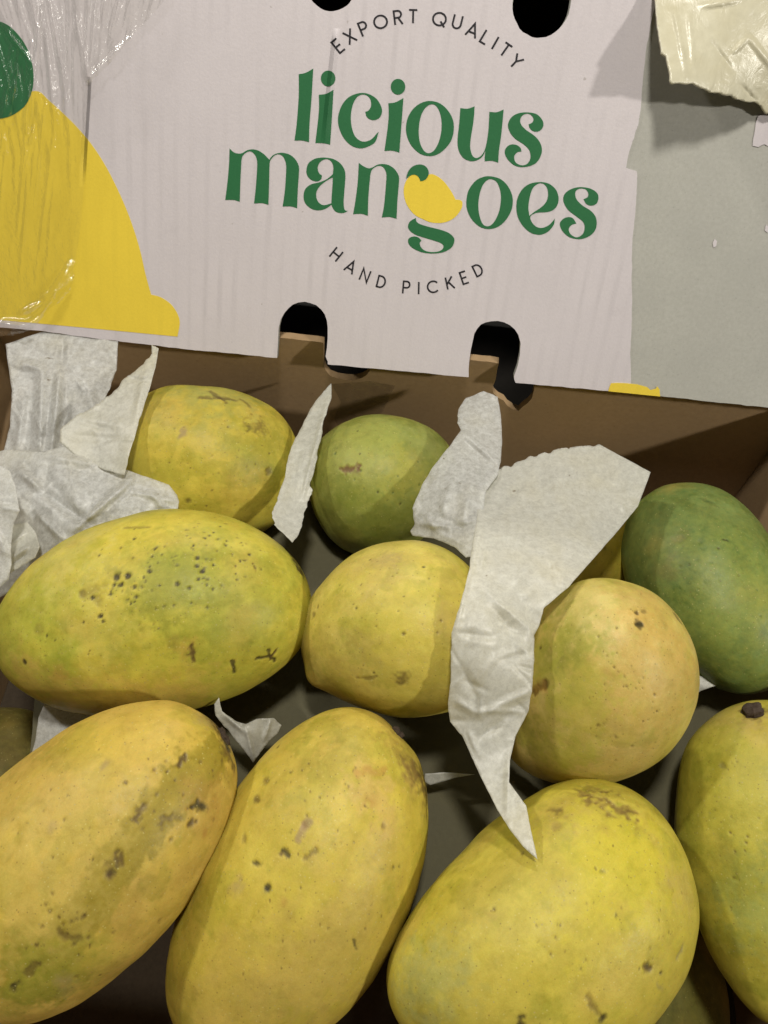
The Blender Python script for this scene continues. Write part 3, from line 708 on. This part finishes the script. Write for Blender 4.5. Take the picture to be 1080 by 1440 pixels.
mango(FIT['m1'], 'large yellow-green mango lying sideways at the left, peppered with small black dots', YL, LG, .5,
 [mk(235,815,1.5,OG,.60,.6,1.2),mk(330,900,1.4,OG,.35,.7),mk(300,810,1.2,OG,.5,.6,1.3),mk(215,860,.8,OG,.45,.5,1.4),mk(380,830,1.1,OG,.35,.7),mk(90,780,1.5,PALE,.55,.9),mk(140,890,1.2,PALE,.25,.8),ln([(40,960),(150,985),(270,970)],1.1,PE,.6,.9),mk(330,955,1.3,LG,.5,.8),
  mk(360,790,.7,OG,.35),mk(400,740,.8,PE,.2),ln([(408,776),(416,790),(424,803)],.33,DK,.9,.5),ln([(395,765),(432,812)],.6,BR,.4,.8),ln([(175,743),(210,742)],.08,BR,.4),
  mk(130,835,.42,BR,.45,.9,1.6),mk(117,835,.2,BR,.5,.8),mk(90,880,.30,OG,.5),mk(55,885,.25,BR,.3),mk(83,948,.35,OR,.5),mk(262,915,.35,OR,.5,.8,1.5),mk(243,902,.3,BR,.35,.8,1.5),
  ln([(268,910),(273,930)],.10,BR,.8,.5),ln([(262,922),(275,918)],.07,BR,.7),ln([(325,931),(331,945)],.09,DK,.8,.4),ln([(360,926),(385,922)],.07,DK,.8,.4),ln([(375,915),(387,930)],.08,DK,.8,.4),ln([(380,928),(388,915)],.07,BR,.8,.4),ln([(358,797),(360,803)],.06,BR,.7)]
 +[mk(x,y,r,DK,.85,.45,.5) for x,y,r in [(163,812,.15),(181,809,.15),(210,802,.11),(188,826,.09),(156,835,.08),(277,785,.10),(276,796,.09),(285,803,.10),(219,771,.07),(188,757,.07),(273,766,.06),(289,757,.06),(215,783,.06),(251,820,.09),(268,826,.08),(191,838,.07),(142,866,.10),(35,932,.12),(66,894,.06),(117,876,.05),(162,822,.08),(168,822,.07),(280,815,.07),(300,796,.06),(203,812,.06),(130,840,.09),(143,875,.07),(310,740,.05),(300,748,.05),(185,850,.05)]]
 +specks(250,800,120,70,60,3,.035,.07,DK,.9)+specks(330,760,90,40,20,33,.03,.05,BR,.8)+specks(150,900,110,60,14,4,.02,.045), 1)
mango(FIT['m2'], 'yellow mango at the back left with a dark star-shaped scar, half behind tissue', (0.521,0.413,0.042), (0.420,0.380,0.045), .4,
 [mk(300,548,2.0,(0.288,0.308,0.078),.6,.8),mk(390,640,1.5,OG,.45,.9),mk(230,700,1.6,YL,.5,.8),ln([(285,560),(330,562)],.16,BR,.6,.6,1.6),ln([(295,550),(315,566)],.14,BR,.6,.6,1.6),ln([(340,562),(350,570)],.12,BR,.5,.6,1.6),
  mk(362,597,.45,BR,.65,.8,1.6),mk(355,603,.25,DK,.4,.8,1.6),mk(258,608,.24,TN,.7),mk(320,620,.55,OG,.5),mk(376,662,.2,BR,.6),mk(265,704,.14,BR,.6),mk(340,690,.9,OR,.2,.9)]+specks(300,640,90,80,26,7,.025,.05), 2)
mango(FIT['m3'], 'round pale yellow mango in the middle of the box with a small pointed beak', (.58,.475,.10), (.56,.48,.065), .5,
 [mk(620,900,2.2,(0.479,0.347,0.074),.5,.9),mk(560,880,1.8,(0.554,0.463,0.042),.5,.9),mk(500,930,1.2,(0.437,0.314,0.074),.45,.8),mk(600,835,.8,LG,.35,.9),mk(530,800,1.0,(0.479,0.347,0.095),.5,.8),mk(545,785,.5,TN,.4),
  mk(566,953,.26,BR,.65,.8,1.4),mk(562,960,.14,BR,.6),mk(567,892,.08,BR,.7),mk(501,855,.07,DK,.8),mk(594,797,.06,DK,.8),mk(440,866,.14,BR,.5),mk(446,852,.08,BR,.6),ln([(503,952),(530,952)],.06,BR,.45),mk(630,870,.6,(0.378,0.264,0.085),.35,.9),mk(620,800,.8,OR,.2),mk(437,955,.4,OR,.4)]+specks(540,870,90,90,24,9,.02,.045), 3,
 bumps=[(437,957,.48,.20)])
mango(FIT['m4'], 'round peach-yellow mango right of the long tissue strip with two dark brown spots', (.60,.455,.14), (.54,.46,.08), .5,
 [mk(800,925,1.7,(.34,.36,.04),.65,.7),mk(880,1000,1.8,PE,.5,.9),mk(820,990,1.4,(0.487,0.438,0.053),.6,.8),mk(945,930,1.8,PE,.75,.9),mk(790,1065,1.2,LG,.7,.8),mk(740,1030,.9,OG,.6,.8),mk(800,900,.9,OG,.45,.9),
  mk(820,845,1.0,PALE,.6,.8),mk(900,835,.9,(0.521,0.330,0.095),.6,.9),mk(900,872,.65,OR,.5,.9),mk(898,878,.2,DK,.9,.5,1.2),mk(895,862,.13,BR,.85,.5,1.2),mk(906,860,.12,BR,.5),mk(953,868,.25,BR,.6,.6),mk(958,876,.12,DK,.5),ln([(752,973),(760,964),(767,961)],.18,BR,.9,.6,1.2),mk(758,968,.35,OR,.5),
  mk(762,912,.06,BR,.7),mk(842,1020,.07,BR,.6),mk(868,1036,.06,BR,.6),mk(890,1050,.06,BR,.6),mk(920,975,.06,BR,.6)]+specks(870,960,90,110,36,11,.02,.045), 4)
mango(FIT['m5'], 'golden mango at the bottom left with an olive-green streak down its side', (0.521,0.355,0.064), (0.538,0.389,0.048), .5,
 [ln([(300,1060),(265,1100),(215,1150),(170,1205),(120,1280),(80,1340),(30,1380)],.70,(.30,.225,.018),1.0,.22,.55),mk(60,1370,1.4,(.29,.25,.02),.95,.35,.7),mk(40,1390,1.1,OG,.5,.7),mk(278,1085,.95,(.30,.225,.018),1.0,.25,.6),mk(290,1120,.8,OR,.5,.8),
  mk(180,1040,1.8,(0.571,0.413,0.048),.5,.9),mk(60,1200,2.0,(0.504,0.389,0.090),.5,.9),mk(130,1130,1.4,(0.521,0.389,0.080),.4,.9),mk(130,1360,1.1,(0.353,0.314,0.032),.4,.8),mk(60,1290,1.4,(0.521,0.397,0.090),.4,.9),
  ln([(305,1015),(316,1040),(321,1060)],.55,BR,.9,.7,1.4),ln([(312,1030),(320,1048)],.28,DK,.9,.5),mk(290,1012,.5,TN,.5,.8),
  ln([(258,1063),(251,1075)],.14,BR,.85,.6,1.5),ln([(200,1135),(193,1150)],.14,BR,.75,.6,1.5),ln([(275,1135),(285,1140)],.2,DK,.8,.6,1.5),mk(268,1160,.15,BR,.8),mk(288,1172,.2,OR,.8),ln([(228,1158),(242,1148)],.2,BR,.6,.7,1.8),
  ln([(165,1210),(155,1228)],.2,BR,.75,.7,1.8),mk(158,1222,.18,DK,.6,.7,1.5),mk(148,1220,.2,BR,.4,.7,1.6),mk(115,1290,.1,BR,.6),ln([(85,1308),(110,1325)],.12,BR,.6,.7,1.6),mk(24,1385,.2,DK,.8,.6,1.5),ln([(38,1368),(50,1358)],.12,BR,.6,.6,1.5),mk(95,1390,.4,TN,.35,.8),mk(90,1380,.3,(0.336,0.272,0.106),.4),mk(145,1077,.2,TN,.5),mk(225,1295,.1,BR,.4),mk(72,1160,.25,TN,.35)]
 +specks(240,1120,70,70,20,13,.03,.08)+specks(100,1320,70,70,24,14,.03,.07)+specks(130,1130,120,90,20,15,.02,.04), 5, stem=(317,1036,.40,.22), bumps=[(319,1040,.6,-.08)])
mango(FIT['m6'], 'long yellow mango standing at the bottom centre with a pale bruise near its top', (0.504,0.380,0.053), (0.521,0.413,0.042), .5,
 [mk(430,1190,2.0,(0.521,0.429,0.037),.5,.9),mk(520,1110,.75,(0.571,0.397,0.101),.8,.7),mk(521,1125,.22,OR,.55,.8,1.5),ln([(500,1090),(545,1080)],.12,OR,.6,.7,1.8),mk(545,1150,.55,(0.521,0.347,0.090),.6,.8,1.4),mk(480,1330,2.4,(0.462,0.339,0.069),.6,.9),mk(380,1400,1.8,(0.462,0.330,0.074),.5,.9),mk(330,1320,1.4,(0.521,0.389,0.053),.4,.8),
  ln([(435,1155),(420,1180)],.16,TN,.75,.5),mk(428,1165,.14,(0.280,0.162,0.078),.5),ln([(398,1195),(405,1205)],.09,DK,.8),mk(396,1202,.09,BR,.8),ln([(366,1215),(357,1214)],.07,DK,.7),mk(376,1248,.14,DK,.9,.5),ln([(430,1208),(445,1198)],.1,BR,.5),mk(360,1125,.18,BR,.7,.7,1.6),mk(372,1100,.2,BR,.6,.8,1.6),mk(392,1048,.08,DK,.7),mk(345,1180,.14,BR,.5,.7,1.5),mk(333,1248,.3,TN,.5),mk(400,1272,.2,OR,.4),
  ln([(585,1085),(598,1110),(602,1130)],.5,BR,.9,.8,1.5),ln([(560,1050),(580,1075)],.5,(.2,.12,.03),.5,.9,1.6),mk(578,1095,.5,(0.280,0.178,0.047),.6,.9,1.5),ln([(497,1322),(501,1336)],.05,DK,.7),mk(540,1160,.12,BR,.5),mk(553,1218,.06,DK,.6),mk(561,1220,.06,DK,.6)]
 +specks(470,1130,90,100,28,17,.02,.05)+specks(430,1320,120,90,16,18,.02,.045), 6, stem=(566,1024,.28,.26), bumps=[(566,1024,.6,-.15)])
mango(FIT['m7'], 'big lemon-yellow mango at the bottom right with a brown patch on its upper end', (0.504,0.421,0.039), (0.470,0.389,0.048), .45,
 [mk(890,1230,2.4,(0.554,0.479,0.027),.7,.9),mk(600,1380,1.4,BG,.45,.9),mk(700,1400,1.4,(0.487,0.389,0.053),.4,.9),mk(780,1140,1.0,(0.470,0.347,0.074),.5,.8),mk(900,1360,1.5,(0.470,0.355,0.048),.45,.9),mk(960,1250,.8,(0.504,0.380,0.095),.6,.9),
  ln([(825,1115),(850,1125),(880,1140)],.42,(.25,.16,.04),.85,.8,1.7),mk(850,1120,.5,BR,.45,.8,2.0),mk(880,1142,.3,BR,.6,.7,2.0),mk(785,1140,.2,BR,.6,.8,1.6),mk(790,1150,.3,(0.240,0.162,0.039),.4,.9,2),mk(905,1152,.5,(0.378,0.248,0.042),.35,.9,2),
  ln([(905,1355),(918,1362)],.1,BR,.8,.6,1.5),mk(911,1356,.11,DK,.7),mk(930,1368,.06,DK,.8),ln([(960,1330),(955,1350)],.1,(0.280,0.243,0.117),.6,.8,2),ln([(925,1380),(930,1395)],.1,(0.336,0.272,0.080),.6,.8,2),
  ln([(730,1432),(733,1440)],.16,DK,.8,.6,1.4),mk(845,1435,.16,DK,.8,.6),ln([(828,1400),(840,1425)],.1,BR,.5,.7,1.5),mk(848,1225,.08,(.25,.22,.04),.8),mk(696,1278,.06,DK,.8),mk(869,1287,.06,DK,.6),mk(735,1200,.06,DK,.7),mk(694,1285,.2,(0.420,0.298,0.053),.4)]
 +specks(850,1270,110,120,30,19,.02,.045), 7)
mango(FIT['m8'], 'mango cut off by the right edge with a dark dried stem stub on top', (0.420,0.372,0.037), (0.370,0.339,0.035), .5,
 [mk(1060,1140,1.8,(0.462,0.405,0.032),.6,.9),mk(1070,1280,1.4,(0.264,0.308,0.078),.7,.9),mk(1030,1000,1.1,(0.504,0.372,0.090),.6,.9),mk(1060,1015,.55,(0.420,0.314,0.106),.6,.8),mk(1060,1004,.5,BR,.8,.6,1.3),mk(965,1180,1.0,OG,.5,.9),mk(1035,1230,1.0,OG,.5,.9),mk(1018,1078,.12,(0.240,0.211,0.047),.7),mk(1034,1200,.06,BR,.8),mk(1034,1237,.12,OG,.6)]+specks(1030,1180,50,150,18,21,.02,.045), 8, stem=(1060,1003,.38,.46), bumps=[(1060,1003,.85,-.24)])
mango(FIT['m9'], 'large dark green unripe mango at the right, against the corner of the box', (.15,.215,.052), (.115,.18,.042), .5,
 [mk(1040,820,2.0,(0.216,0.275,0.051),.7,.9),mk(1000,900,1.8,(0.216,0.267,0.047),.5,.9),mk(900,760,1.6,(.13,.16,.04),.5,.9),mk(1075,850,.8,(0.264,0.292,0.047),.6,.9),mk(955,760,.3,(.20,.18,.06),.6,.8),mk(932,800,.5,(.2,.18,.06),.5,.9),mk(1040,700,1.0,(.14,.19,.06),.4,.9),
  ln([(1010,763),(1020,762)],.06,DK,.7,.6,1.5),mk(1009,770,.06,DK,.7),ln([(985,700),(1010,712)],.08,DG,.8,.8,1.5),mk(968,795,.05,DK,.6),mk(1040,810,.05,DK,.5),mk(985,762,.12,DG,.5)]+specks(1010,820,70,110,26,23,.02,.05,DG), 9)
mango(FIT['m11'], 'smaller green mango at the back centre with a reddish brown smudge', (0.240,0.275,0.058), (0.288,0.308,0.066), .5,
 [mk(500,630,1.4,(0.353,0.380,0.069),.7,.9),mk(560,665,1.0,(0.378,0.363,0.048),.7,.8),mk(540,610,1.1,(0.319,0.363,0.069),.6,.9),mk(520,730,1.6,(0.200,0.243,0.031),.6,.9),mk(600,620,.9,(0.288,0.324,0.094),.4),
  ln([(488,660),(505,655)],.24,(.16,.08,.035),.9,.7,1.6),mk(497,664,.35,BR,.5,.9,1.8),ln([(478,658),(485,662)],.1,(.16,.08,.035),.7,.6,1.5),mk(503,607,.05,DK,.8),mk(470,637,.08,DG,.7),mk(507,638,.05,DK,.7),mk(530,692,.05,DK,.7),mk(564,708,.05,DK,.6)]+specks(530,670,80,80,20,25,.02,.04,DG), 11)
mango([8.6, 1.2, -3.0, .3, .3, 3.7, 3.0, 2.8, 0, 0, .1], 'yellow mango peeking out behind the long tissue strip', (.62,.48,.05), (0.437,0.347,0.032), .5, specks(850,770,20,40,8,27,.03,.06), 12, n=160, m=100)
# the layer beneath: skin colours darkened to stand for the shade there
mango([-17.2, -12.2, -9.6, .9, .1, 5.6, 3.9, 3.7, 0, 0, 0], 'mango of the lower layer, skin darkened for shade, glimpsed at the left edge', (.20,.15,.04), (.17,.14,.04), .5, [], 13, cheap=True)
mango([11.6, -17.5, -9.0, 1.2, .05, 5.6, 3.9, 3.7, 0, 0, 0], 'lower-layer mango, skin darkened for shade, glimpsed between the two bottom right mangoes', (.15,.14,.03), (.12,.12,.03), .5, [], 14, cheap=True)

# ------------------------------------------------------------------ paper liner between the layers
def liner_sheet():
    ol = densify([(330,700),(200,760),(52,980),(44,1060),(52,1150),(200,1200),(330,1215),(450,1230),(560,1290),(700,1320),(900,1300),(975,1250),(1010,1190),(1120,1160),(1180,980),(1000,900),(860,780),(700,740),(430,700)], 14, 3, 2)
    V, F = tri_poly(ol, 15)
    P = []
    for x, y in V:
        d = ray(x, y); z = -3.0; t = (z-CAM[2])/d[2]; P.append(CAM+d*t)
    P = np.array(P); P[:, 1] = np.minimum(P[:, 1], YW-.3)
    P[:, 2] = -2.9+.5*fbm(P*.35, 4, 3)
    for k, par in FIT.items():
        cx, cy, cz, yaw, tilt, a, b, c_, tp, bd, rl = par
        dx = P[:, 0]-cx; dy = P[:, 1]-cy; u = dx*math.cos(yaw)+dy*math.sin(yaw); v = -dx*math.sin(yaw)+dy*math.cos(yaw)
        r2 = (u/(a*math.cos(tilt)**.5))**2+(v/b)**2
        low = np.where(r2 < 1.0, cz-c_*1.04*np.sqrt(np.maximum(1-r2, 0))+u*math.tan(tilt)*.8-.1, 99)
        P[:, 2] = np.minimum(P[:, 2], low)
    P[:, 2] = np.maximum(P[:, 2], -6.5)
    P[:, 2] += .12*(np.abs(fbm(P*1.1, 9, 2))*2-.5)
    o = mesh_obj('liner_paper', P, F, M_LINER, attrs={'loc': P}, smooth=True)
    tag(o, 'paper liner under the top layer of mangoes, coloured dark for the shade there', 'paper')
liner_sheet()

GT = 'torn tissue paper among the mangoes'
sheet_obj('tissue_paper', [(706,656,.2),(702,660,1),(740,645,1),(780,633,1),(800,632,1),(843,625,.1),(915,664,.1),(897,712,.1),(870,745,.1),(800,825,.1),(765,855,.2),(758,880,.2),(751,893,.2),(751,930,.2),(748,970,.2),(743,1000,.1),(725,1035,.1),(717,1070,.1),(716,1100,.1),(740,1133,.1),(746,1165,.1),(756,1209,.1),(735,1190,.1),(718,1168,.1),(700,1140,.1),(675,1090,.1),(650,1035,.3),(645,1030,.3),(633,1015,.3),(630,990,.2),(634,960,.2),(635,890,.2),(650,840,.2),(660,800,.2),(663,775,.2),(670,735,.2),(672,700,.2),(690,672,.2)],
 [(756,1209,25.85),(716,1100,27.6),(746,1160,26.4),(690,1110,27.6),(632,1010,28.5),(640,900,28.3),(750,880,28.7),(748,970,28.2),(740,1010,28.5),(700,900,27.9),(645,830,29.0),(670,740,31.6),(706,656,34.6),(770,640,34.6),(843,625,35.0),(915,664,34.0),(870,745,32.6),(800,825,29.1),(765,860,28.7),(760,750,31.6),(690,980,27.9)],
 M_TISSUE, 2.8, 5, (.045, .75), [(636,888,700,898,9,-.10),(680,830,755,893,14,.22),(700,860,720,897,18,-.25),(720,897,752,930,8,.12),(640,985,676,1005,9,.16),(676,1005,745,972,9,.20),(676,1000,742,1000,6,.14),(672,1040,700,1015,8,-.14),(676,985,676,1005,7,.18),(650,940,680,1003,10,-.12),(690,1030,730,990,10,-.15),(700,920,670,960,8,.08),(716,1060,714,1145,8,.15),(680,720,664,800,8,.12),(740,722,900,722,26,.08),(640,890,660,800,6,.1),(660,1030,672,1060,5,.1)], .03, 31, label='long white tissue strip running down from the upper right between two round mangoes', cat='tissue paper', group=GT)
sheet_obj('tissue_paper', [(680,550,.3),(700,558,.3),(705,590,.3),(706,625,.3),(704,650,.3),(700,668,.2),(684,690,.2),(676,735,.2),(672,780,.2),(655,784,.2),(640,770,.2),(610,757,.4),(580,753,.4),(577,747,.4),(583,738,.3),(580,715,.3),(595,680,.3),(610,655,.3),(630,630,.3),(648,605,.3),(643,595,.3),(645,575,.3),(655,560,.3)],
 [(680,550,36.8),(705,590,36.2),(704,650,34.6),(645,575,36.6),(648,605,35.4),(610,655,34.4),(580,715,33.6),(578,750,33.6),(620,757,32.6),(672,780,31.2),(684,690,33.2),(650,700,32.8)],
 M_TISSUE_COOL, 2.8, 4, (.06, .8), [(648,606,704,655,7,.28),(655,622,690,665,16,-.2),(655,560,690,552,8,-.2),(590,735,640,742,8,.22),(600,725,612,745,7,.2),(640,660,620,730,10,.15),(668,660,650,740,10,.15),(610,745,660,770,8,.12),(627,735,655,745,8,-.15)], .03, 41, label='twisted translucent tissue scrap between the small green mango and the long strip', cat='tissue paper', group=GT)
sheet_obj('tissue_paper', [(466,539,.2),(466,560,.4),(456,590,.5),(448,630,.5),(442,660,.5),(436,680,1),(438,692,1),(430,715,1),(427,722,1),(421,748,.5),(411,763,.3),(398,750,.4),(385,738,1),(384,718,1),(390,700,.5),(401,670,.4),(406,640,.4),(416,615,.3),(427,595,.3),(440,570,.3),(455,550,.3)],
 [(466,539,38.0),(456,590,36.4),(420,600,36.6),(442,660,35.0),(404,660,35.0),(430,715,34.3),(385,725,33.8),(411,763,33.2)],
 M_TISSUE, 2.4, 4, (.05, .8), [(462,560,425,700,5,.18),(385,738,411,760,6,.12),(420,640,405,700,7,-.12)], .03, 51, label='narrow upright tissue strip beside the small green mango', cat='tissue paper', group=GT)
sheet_obj('tissue_paper', [(8,484,.2),(60,466,.1),(166,480,.1),(164,520,.3),(155,545,.3),(140,575,.3),(135,620,.3),(125,660,.1),(8,660,.1),(4,638,.2),(14,600,.2),(17,550,.2),(10,505,.2)],
 [(8,484,37.6),(166,480,37.4),(160,530,37.0),(20,640,36.0),(130,650,35.6),(80,560,36.4),(60,466,37.6)],
 M_TISSUE_COOL, 2.8, 4, (.08, .6), [(28,510,60,520,9,.3),(60,515,55,640,12,.35),(85,520,72,640,9,.45),(100,560,82,640,16,-.3),(35,560,22,640,10,.25),(110,500,150,640,12,.15),(90,480,85,520,8,-.2)], .03, 61, label='tall greyish tissue sheet standing in the back left corner', cat='tissue paper', group=GT)
sheet_obj('tissue_paper', [(213,485,.2),(223,490,.2),(219,515,.3),(208,555,.3),(193,600,.3),(182,640,.3),(175,668,.3),(150,662,.2),(118,650,.2),(84,622,.2),(85,603,.4),(110,583,.5),(138,568,.7),(160,550,.8),(180,528,.8),(203,510,.8),(214,497,.5)],
 [(218,487,36.8),(214,520,35.6),(182,640,33.9),(175,665,33.8),(90,610,34.9),(120,640,34.4),(150,570,35.2)],
 M_TISSUE, 2.8, 4, (.05, .7), [(210,500,190,590,8,.12),(120,590,180,600,14,.08)], .03, 71, label='pointed tissue scrap rising beside the back left mango', cat='tissue paper', group=GT)
sheet_obj('tissue_paper', [(-20,640,.2),(8,632,.2),(60,636,.3),(92,626,.3),(120,630,.3),(133,640,.4),(146,652,.4),(168,658,.3),(205,670,.3),(238,682,.3),(249,696,.3),(252,706,.3),(249,722,.2),(200,735,.2),(150,750,.2),(100,775,.2),(60,810,.2),(-20,850,.2)],
 [(0,640,35.4),(92,626,34.8),(146,652,34.2),(240,690,33.9),(250,715,33.6),(150,745,33.0),(100,700,33.2),(20,720,33.8),(60,800,33.0),(0,840,33.2)],
 M_TISSUE_COOL, 2.8, 4, (.13, .75), [(28,660,60,692,8,.3),(60,692,130,740,10,-.4),(185,675,105,745,7,.45),(60,640,140,655,9,.2),(70,680,110,720,24,-.35),(180,690,250,706,6,.2),(205,686,235,720,6,.2),(160,700,190,672,14,.2),(50,720,90,760,7,.25),(10,690,45,730,8,.2)], .04, 81, label='crumpled white tissue heaped behind the large spotted mango at the left', cat='tissue paper', group=GT)
sheet_obj('tissue_paper', [(-25,660,.2),(0,655,.3),(14,662,.3),(22,685,.3),(28,718,.3),(19,735,.3),(16,765,.3),(16,795,.3),(12,815,.3),(0,826,.2),(-25,835,.2)],
 [(0,655,32.4),(28,718,31.9),(16,790,31.9),(-25,660,32.4),(-25,830,31.9)],
 M_TISSUE_COOL, 3.5, 3, (.07, .8), [(0,712,28,718,6,.25),(-10,740,10,780,7,.2)], .03, 91, label='bright white tissue edge sticking in at the left edge of the photo', cat='tissue paper', group=GT)
sheet_obj('tissue_paper', [(16,738,.2),(38,734,.2),(50,748,.3),(56,768,.3),(50,784,.3),(14,806,.3)],
 [(16,738,32.9),(38,734,32.9),(56,768,32.6),(14,806,32.4)],
 M_TISSUE, 2.2, 3, (.05, .9), [(16,785,38,770,4,.2),(16,795,40,778,3,-.2),(16,765,35,750,4,.15)], .03, 95, label='small cream tissue fold tucked against the left end of the spotted mango', cat='tissue paper', group=GT)
sheet_obj('tissue_paper', [(308,981,.2),(312,1000,.3),(330,1013,.4),(346,1018,.4),(362,1011,.3),(385,1010,.3),(396,1020,.3),(390,1032,.3),(378,1042,.6),(366,1058,.6),(356,1072,.4),(347,1060,.6),(336,1045,.6),(326,1034,.6),(318,1024,.5),(303,1006,.3),(301,990,.3)],
 [(308,981,30.9),(330,1018,31.2),(350,1030,31.0),(390,1018,31.2),(356,1072,31.3),(303,1000,31.0)],
 M_TISSUE, 2.2, 3, (.06, .9), [(345,1022,358,1070,4,.2),(315,1005,345,1030,5,.15),(380,1012,372,1040,4,.18)], .03, 97, label='small torn tissue shred above the bottom centre mango', cat='tissue paper', group=GT)
sheet_obj('tissue_paper', [(598,1088,.2),(625,1086,.2),(668,1089,.2),(640,1094,.2),(605,1104,.2),(596,1098,.2)],
 [(598,1090,32.2),(668,1089,32.0),(605,1104,32.2)], M_TISSUE, 2.2, 2, (.02, .9), [], .02, 98, label='thin sliver of tissue in the gap right of the bottom centre mango', cat='tissue paper', group=GT)
sheet_obj('tissue_paper', [(975,948,.2),(1000,955,.3),(1008,964,.3),(985,972,.3),(968,985,.3),(965,960,.3)],
 [(975,948,33.8),(1005,962,33.8),(968,985,33.6)], M_TISSUE, 2.2, 2, (.02, .9), [], .02, 99, label='tissue corner showing beneath the dark green mango', cat='tissue paper', group=GT)
sheet_obj('tissue_paper', [(62,990,.2),(130,1000,.2),(150,1020,.2),(90,1062,.2),(40,1075,.2),(50,1040,.3),(54,1010,.3)],
 [(62,990,33.0),(130,1000,32.8),(40,1075,32.6),(100,1050,32.4)], M_TISSUE_COOL, 2.8, 2, (.03, .7), [], .02, 100, label='tissue patch in the gap above the golden bottom left mango', cat='tissue paper', group=GT)

def wdepth(px, py): return float((YW-.06-CAM[1])/ray(px, py)[1])
sheet_obj('packing_tape', [(466,540,.3),(520,536,.3),(556,542,.3),(540,575,.5),(520,600,.5),(485,612,.5),(470,590,.4),(480,565,.3)], [(x, y, wdepth(x, y)) for x, y in [(466,540),(556,542),(520,600),(485,612),(500,570)]], M_FILM, 2.5, 3, (.05, .9), [(497,540,490,590,5,.16),(520,545,500,600,4,.12)], .02, 131, thick=0, parent=crate, smooth=True)
# ------------------------------------------------------------------ stretch film on the lid
def film_h(V, P):
    # ridges running down, gathering towards the fold point
    cx = 125+(V[:, 0]-125)*(1.0+.25*np.clip((112-V[:, 1])/112, -1, 1)*-1)
    q = np.stack([cx*.060, V[:, 1]*.0035, 0*cx], -1)
    r = np.abs(fbm(q, 5, 3, .6)); r2 = np.abs(fbm(np.stack([cx*.14, V[:, 1]*.012, 0*cx+3], -1), 8, 2))
    topw = 1-sm(60, 300, V[:, 1])
    return (.50*(.35-r)+.08*(.4-r2))*(.05+.95*topw)
FR = []
rgf = np.random.default_rng(5)
for k in range(24):
    x = rgf.uniform(-10, 205); y = rgf.uniform(-60, 30); L_ = rgf.uniform(60, 150); tx = x+(122-x)*rgf.uniform(.15, .5)
    if x > 150: L_ *= .6
    FR.append((x, y, tx-L_*.05, y+L_, rgf.uniform(3.6, 6.5), rgf.uniform(.08, .20)))
for k in range(8):
    x = rgf.uniform(5, 100); y = rgf.uniform(110, 260); FR.append((x, y, x-rgf.uniform(5, 25), y+rgf.uniform(90, 190), rgf.uniform(3.5, 5), rgf.uniform(.07, .14)))
FR += [(44,60,36,185,4.5,.3),(60,10,44,110,4.5,.25),(18,60,4,165,4,.2),(27,75,12,165,4,.2),(40,150,25,330,4,.14)]
fo = [(-60,-60),(262,-60),(240,-10),(215,20),(190,46),(160,84),(130,112),(124,150),(119,250),(112,330),(104,372),(103,396),(98,410),(86,424),(72,432),(60,446),(48,462),(20,472),(-60,474)]
fc = [(x, y, pdepth(x, y)-(.30 if y < 300 else .22)) for x, y in [(-60,-60),(100,-60),(262,-60),(190,46),(125,112),(60,150),(-60,200),(119,250),(50,330),(-60,400),(103,390),(50,460),(-60,474)]]
sheet_obj('stretch_film', fo, fc, M_FILM, 2.3, 3, (.006, .8), FR+[(125,112,135,20,5,.25),(125,112,188,48,6,.25),(125,112,105,20,5,.18),(100,372,60,440,7,.7),(103,390,45,455,7,.6),(0,455,55,460,9,.7),(10,466,60,446,6,.5),(60,420,95,400,5,.4),(30,440,60,425,5,.3),(42,110,36,170,5,.25),(55,60,40,170,4,.2),(50,170,28,250,4,.15),(78,170,50,400,4,.10)], .0, 111, thick=0, extra=film_h, smooth=True, label='clear wrinkled stretch film wrapped over the left end of the lid', cat='plastic film')

# ------------------------------------------------------------------ torn taped flap hanging off the lid's right end
hf = [((925,-30),.35),((924,0),.7),((928,60),2.0),((942,118),3.0),((985,125),2.5),((1035,143),1.5),((1075,165),.4),((1130,150),.25),((1130,-30),.3),((1020,20),1.1),((1030,90),1.5)]
sheet_obj('torn_flap', [(918,-40,.3),(921,0,.3),(924,40,.5),(929,75,.6),(936,80,.6),(940,100,.5),(943,117,.5),(972,118,.9),(985,124,.9),(1006,131,.9),(1020,134,.9),(1035,140,.9),(1048,143,.5),(1060,143,.5),(1070,150,.6),(1076,160,.5),(1135,162,.2),(1135,-40,.1)],
 [(x, y, pdepth(x, y)-h*.62) for (x, y), h in hf], M_FLAP, 3, 4, (.015, .8), [(948,15,965,110,4,.10),(968,20,975,95,4,.08),(1030,75,1050,55,4,.12),(985,10,1040,0,5,.12),(1000,60,1030,100,5,-.08),(1040,118,1062,142,3,-.12),(1050,50,1090,100,6,.10)], .03, 121, thick=.09, parent=lid, smooth=True)
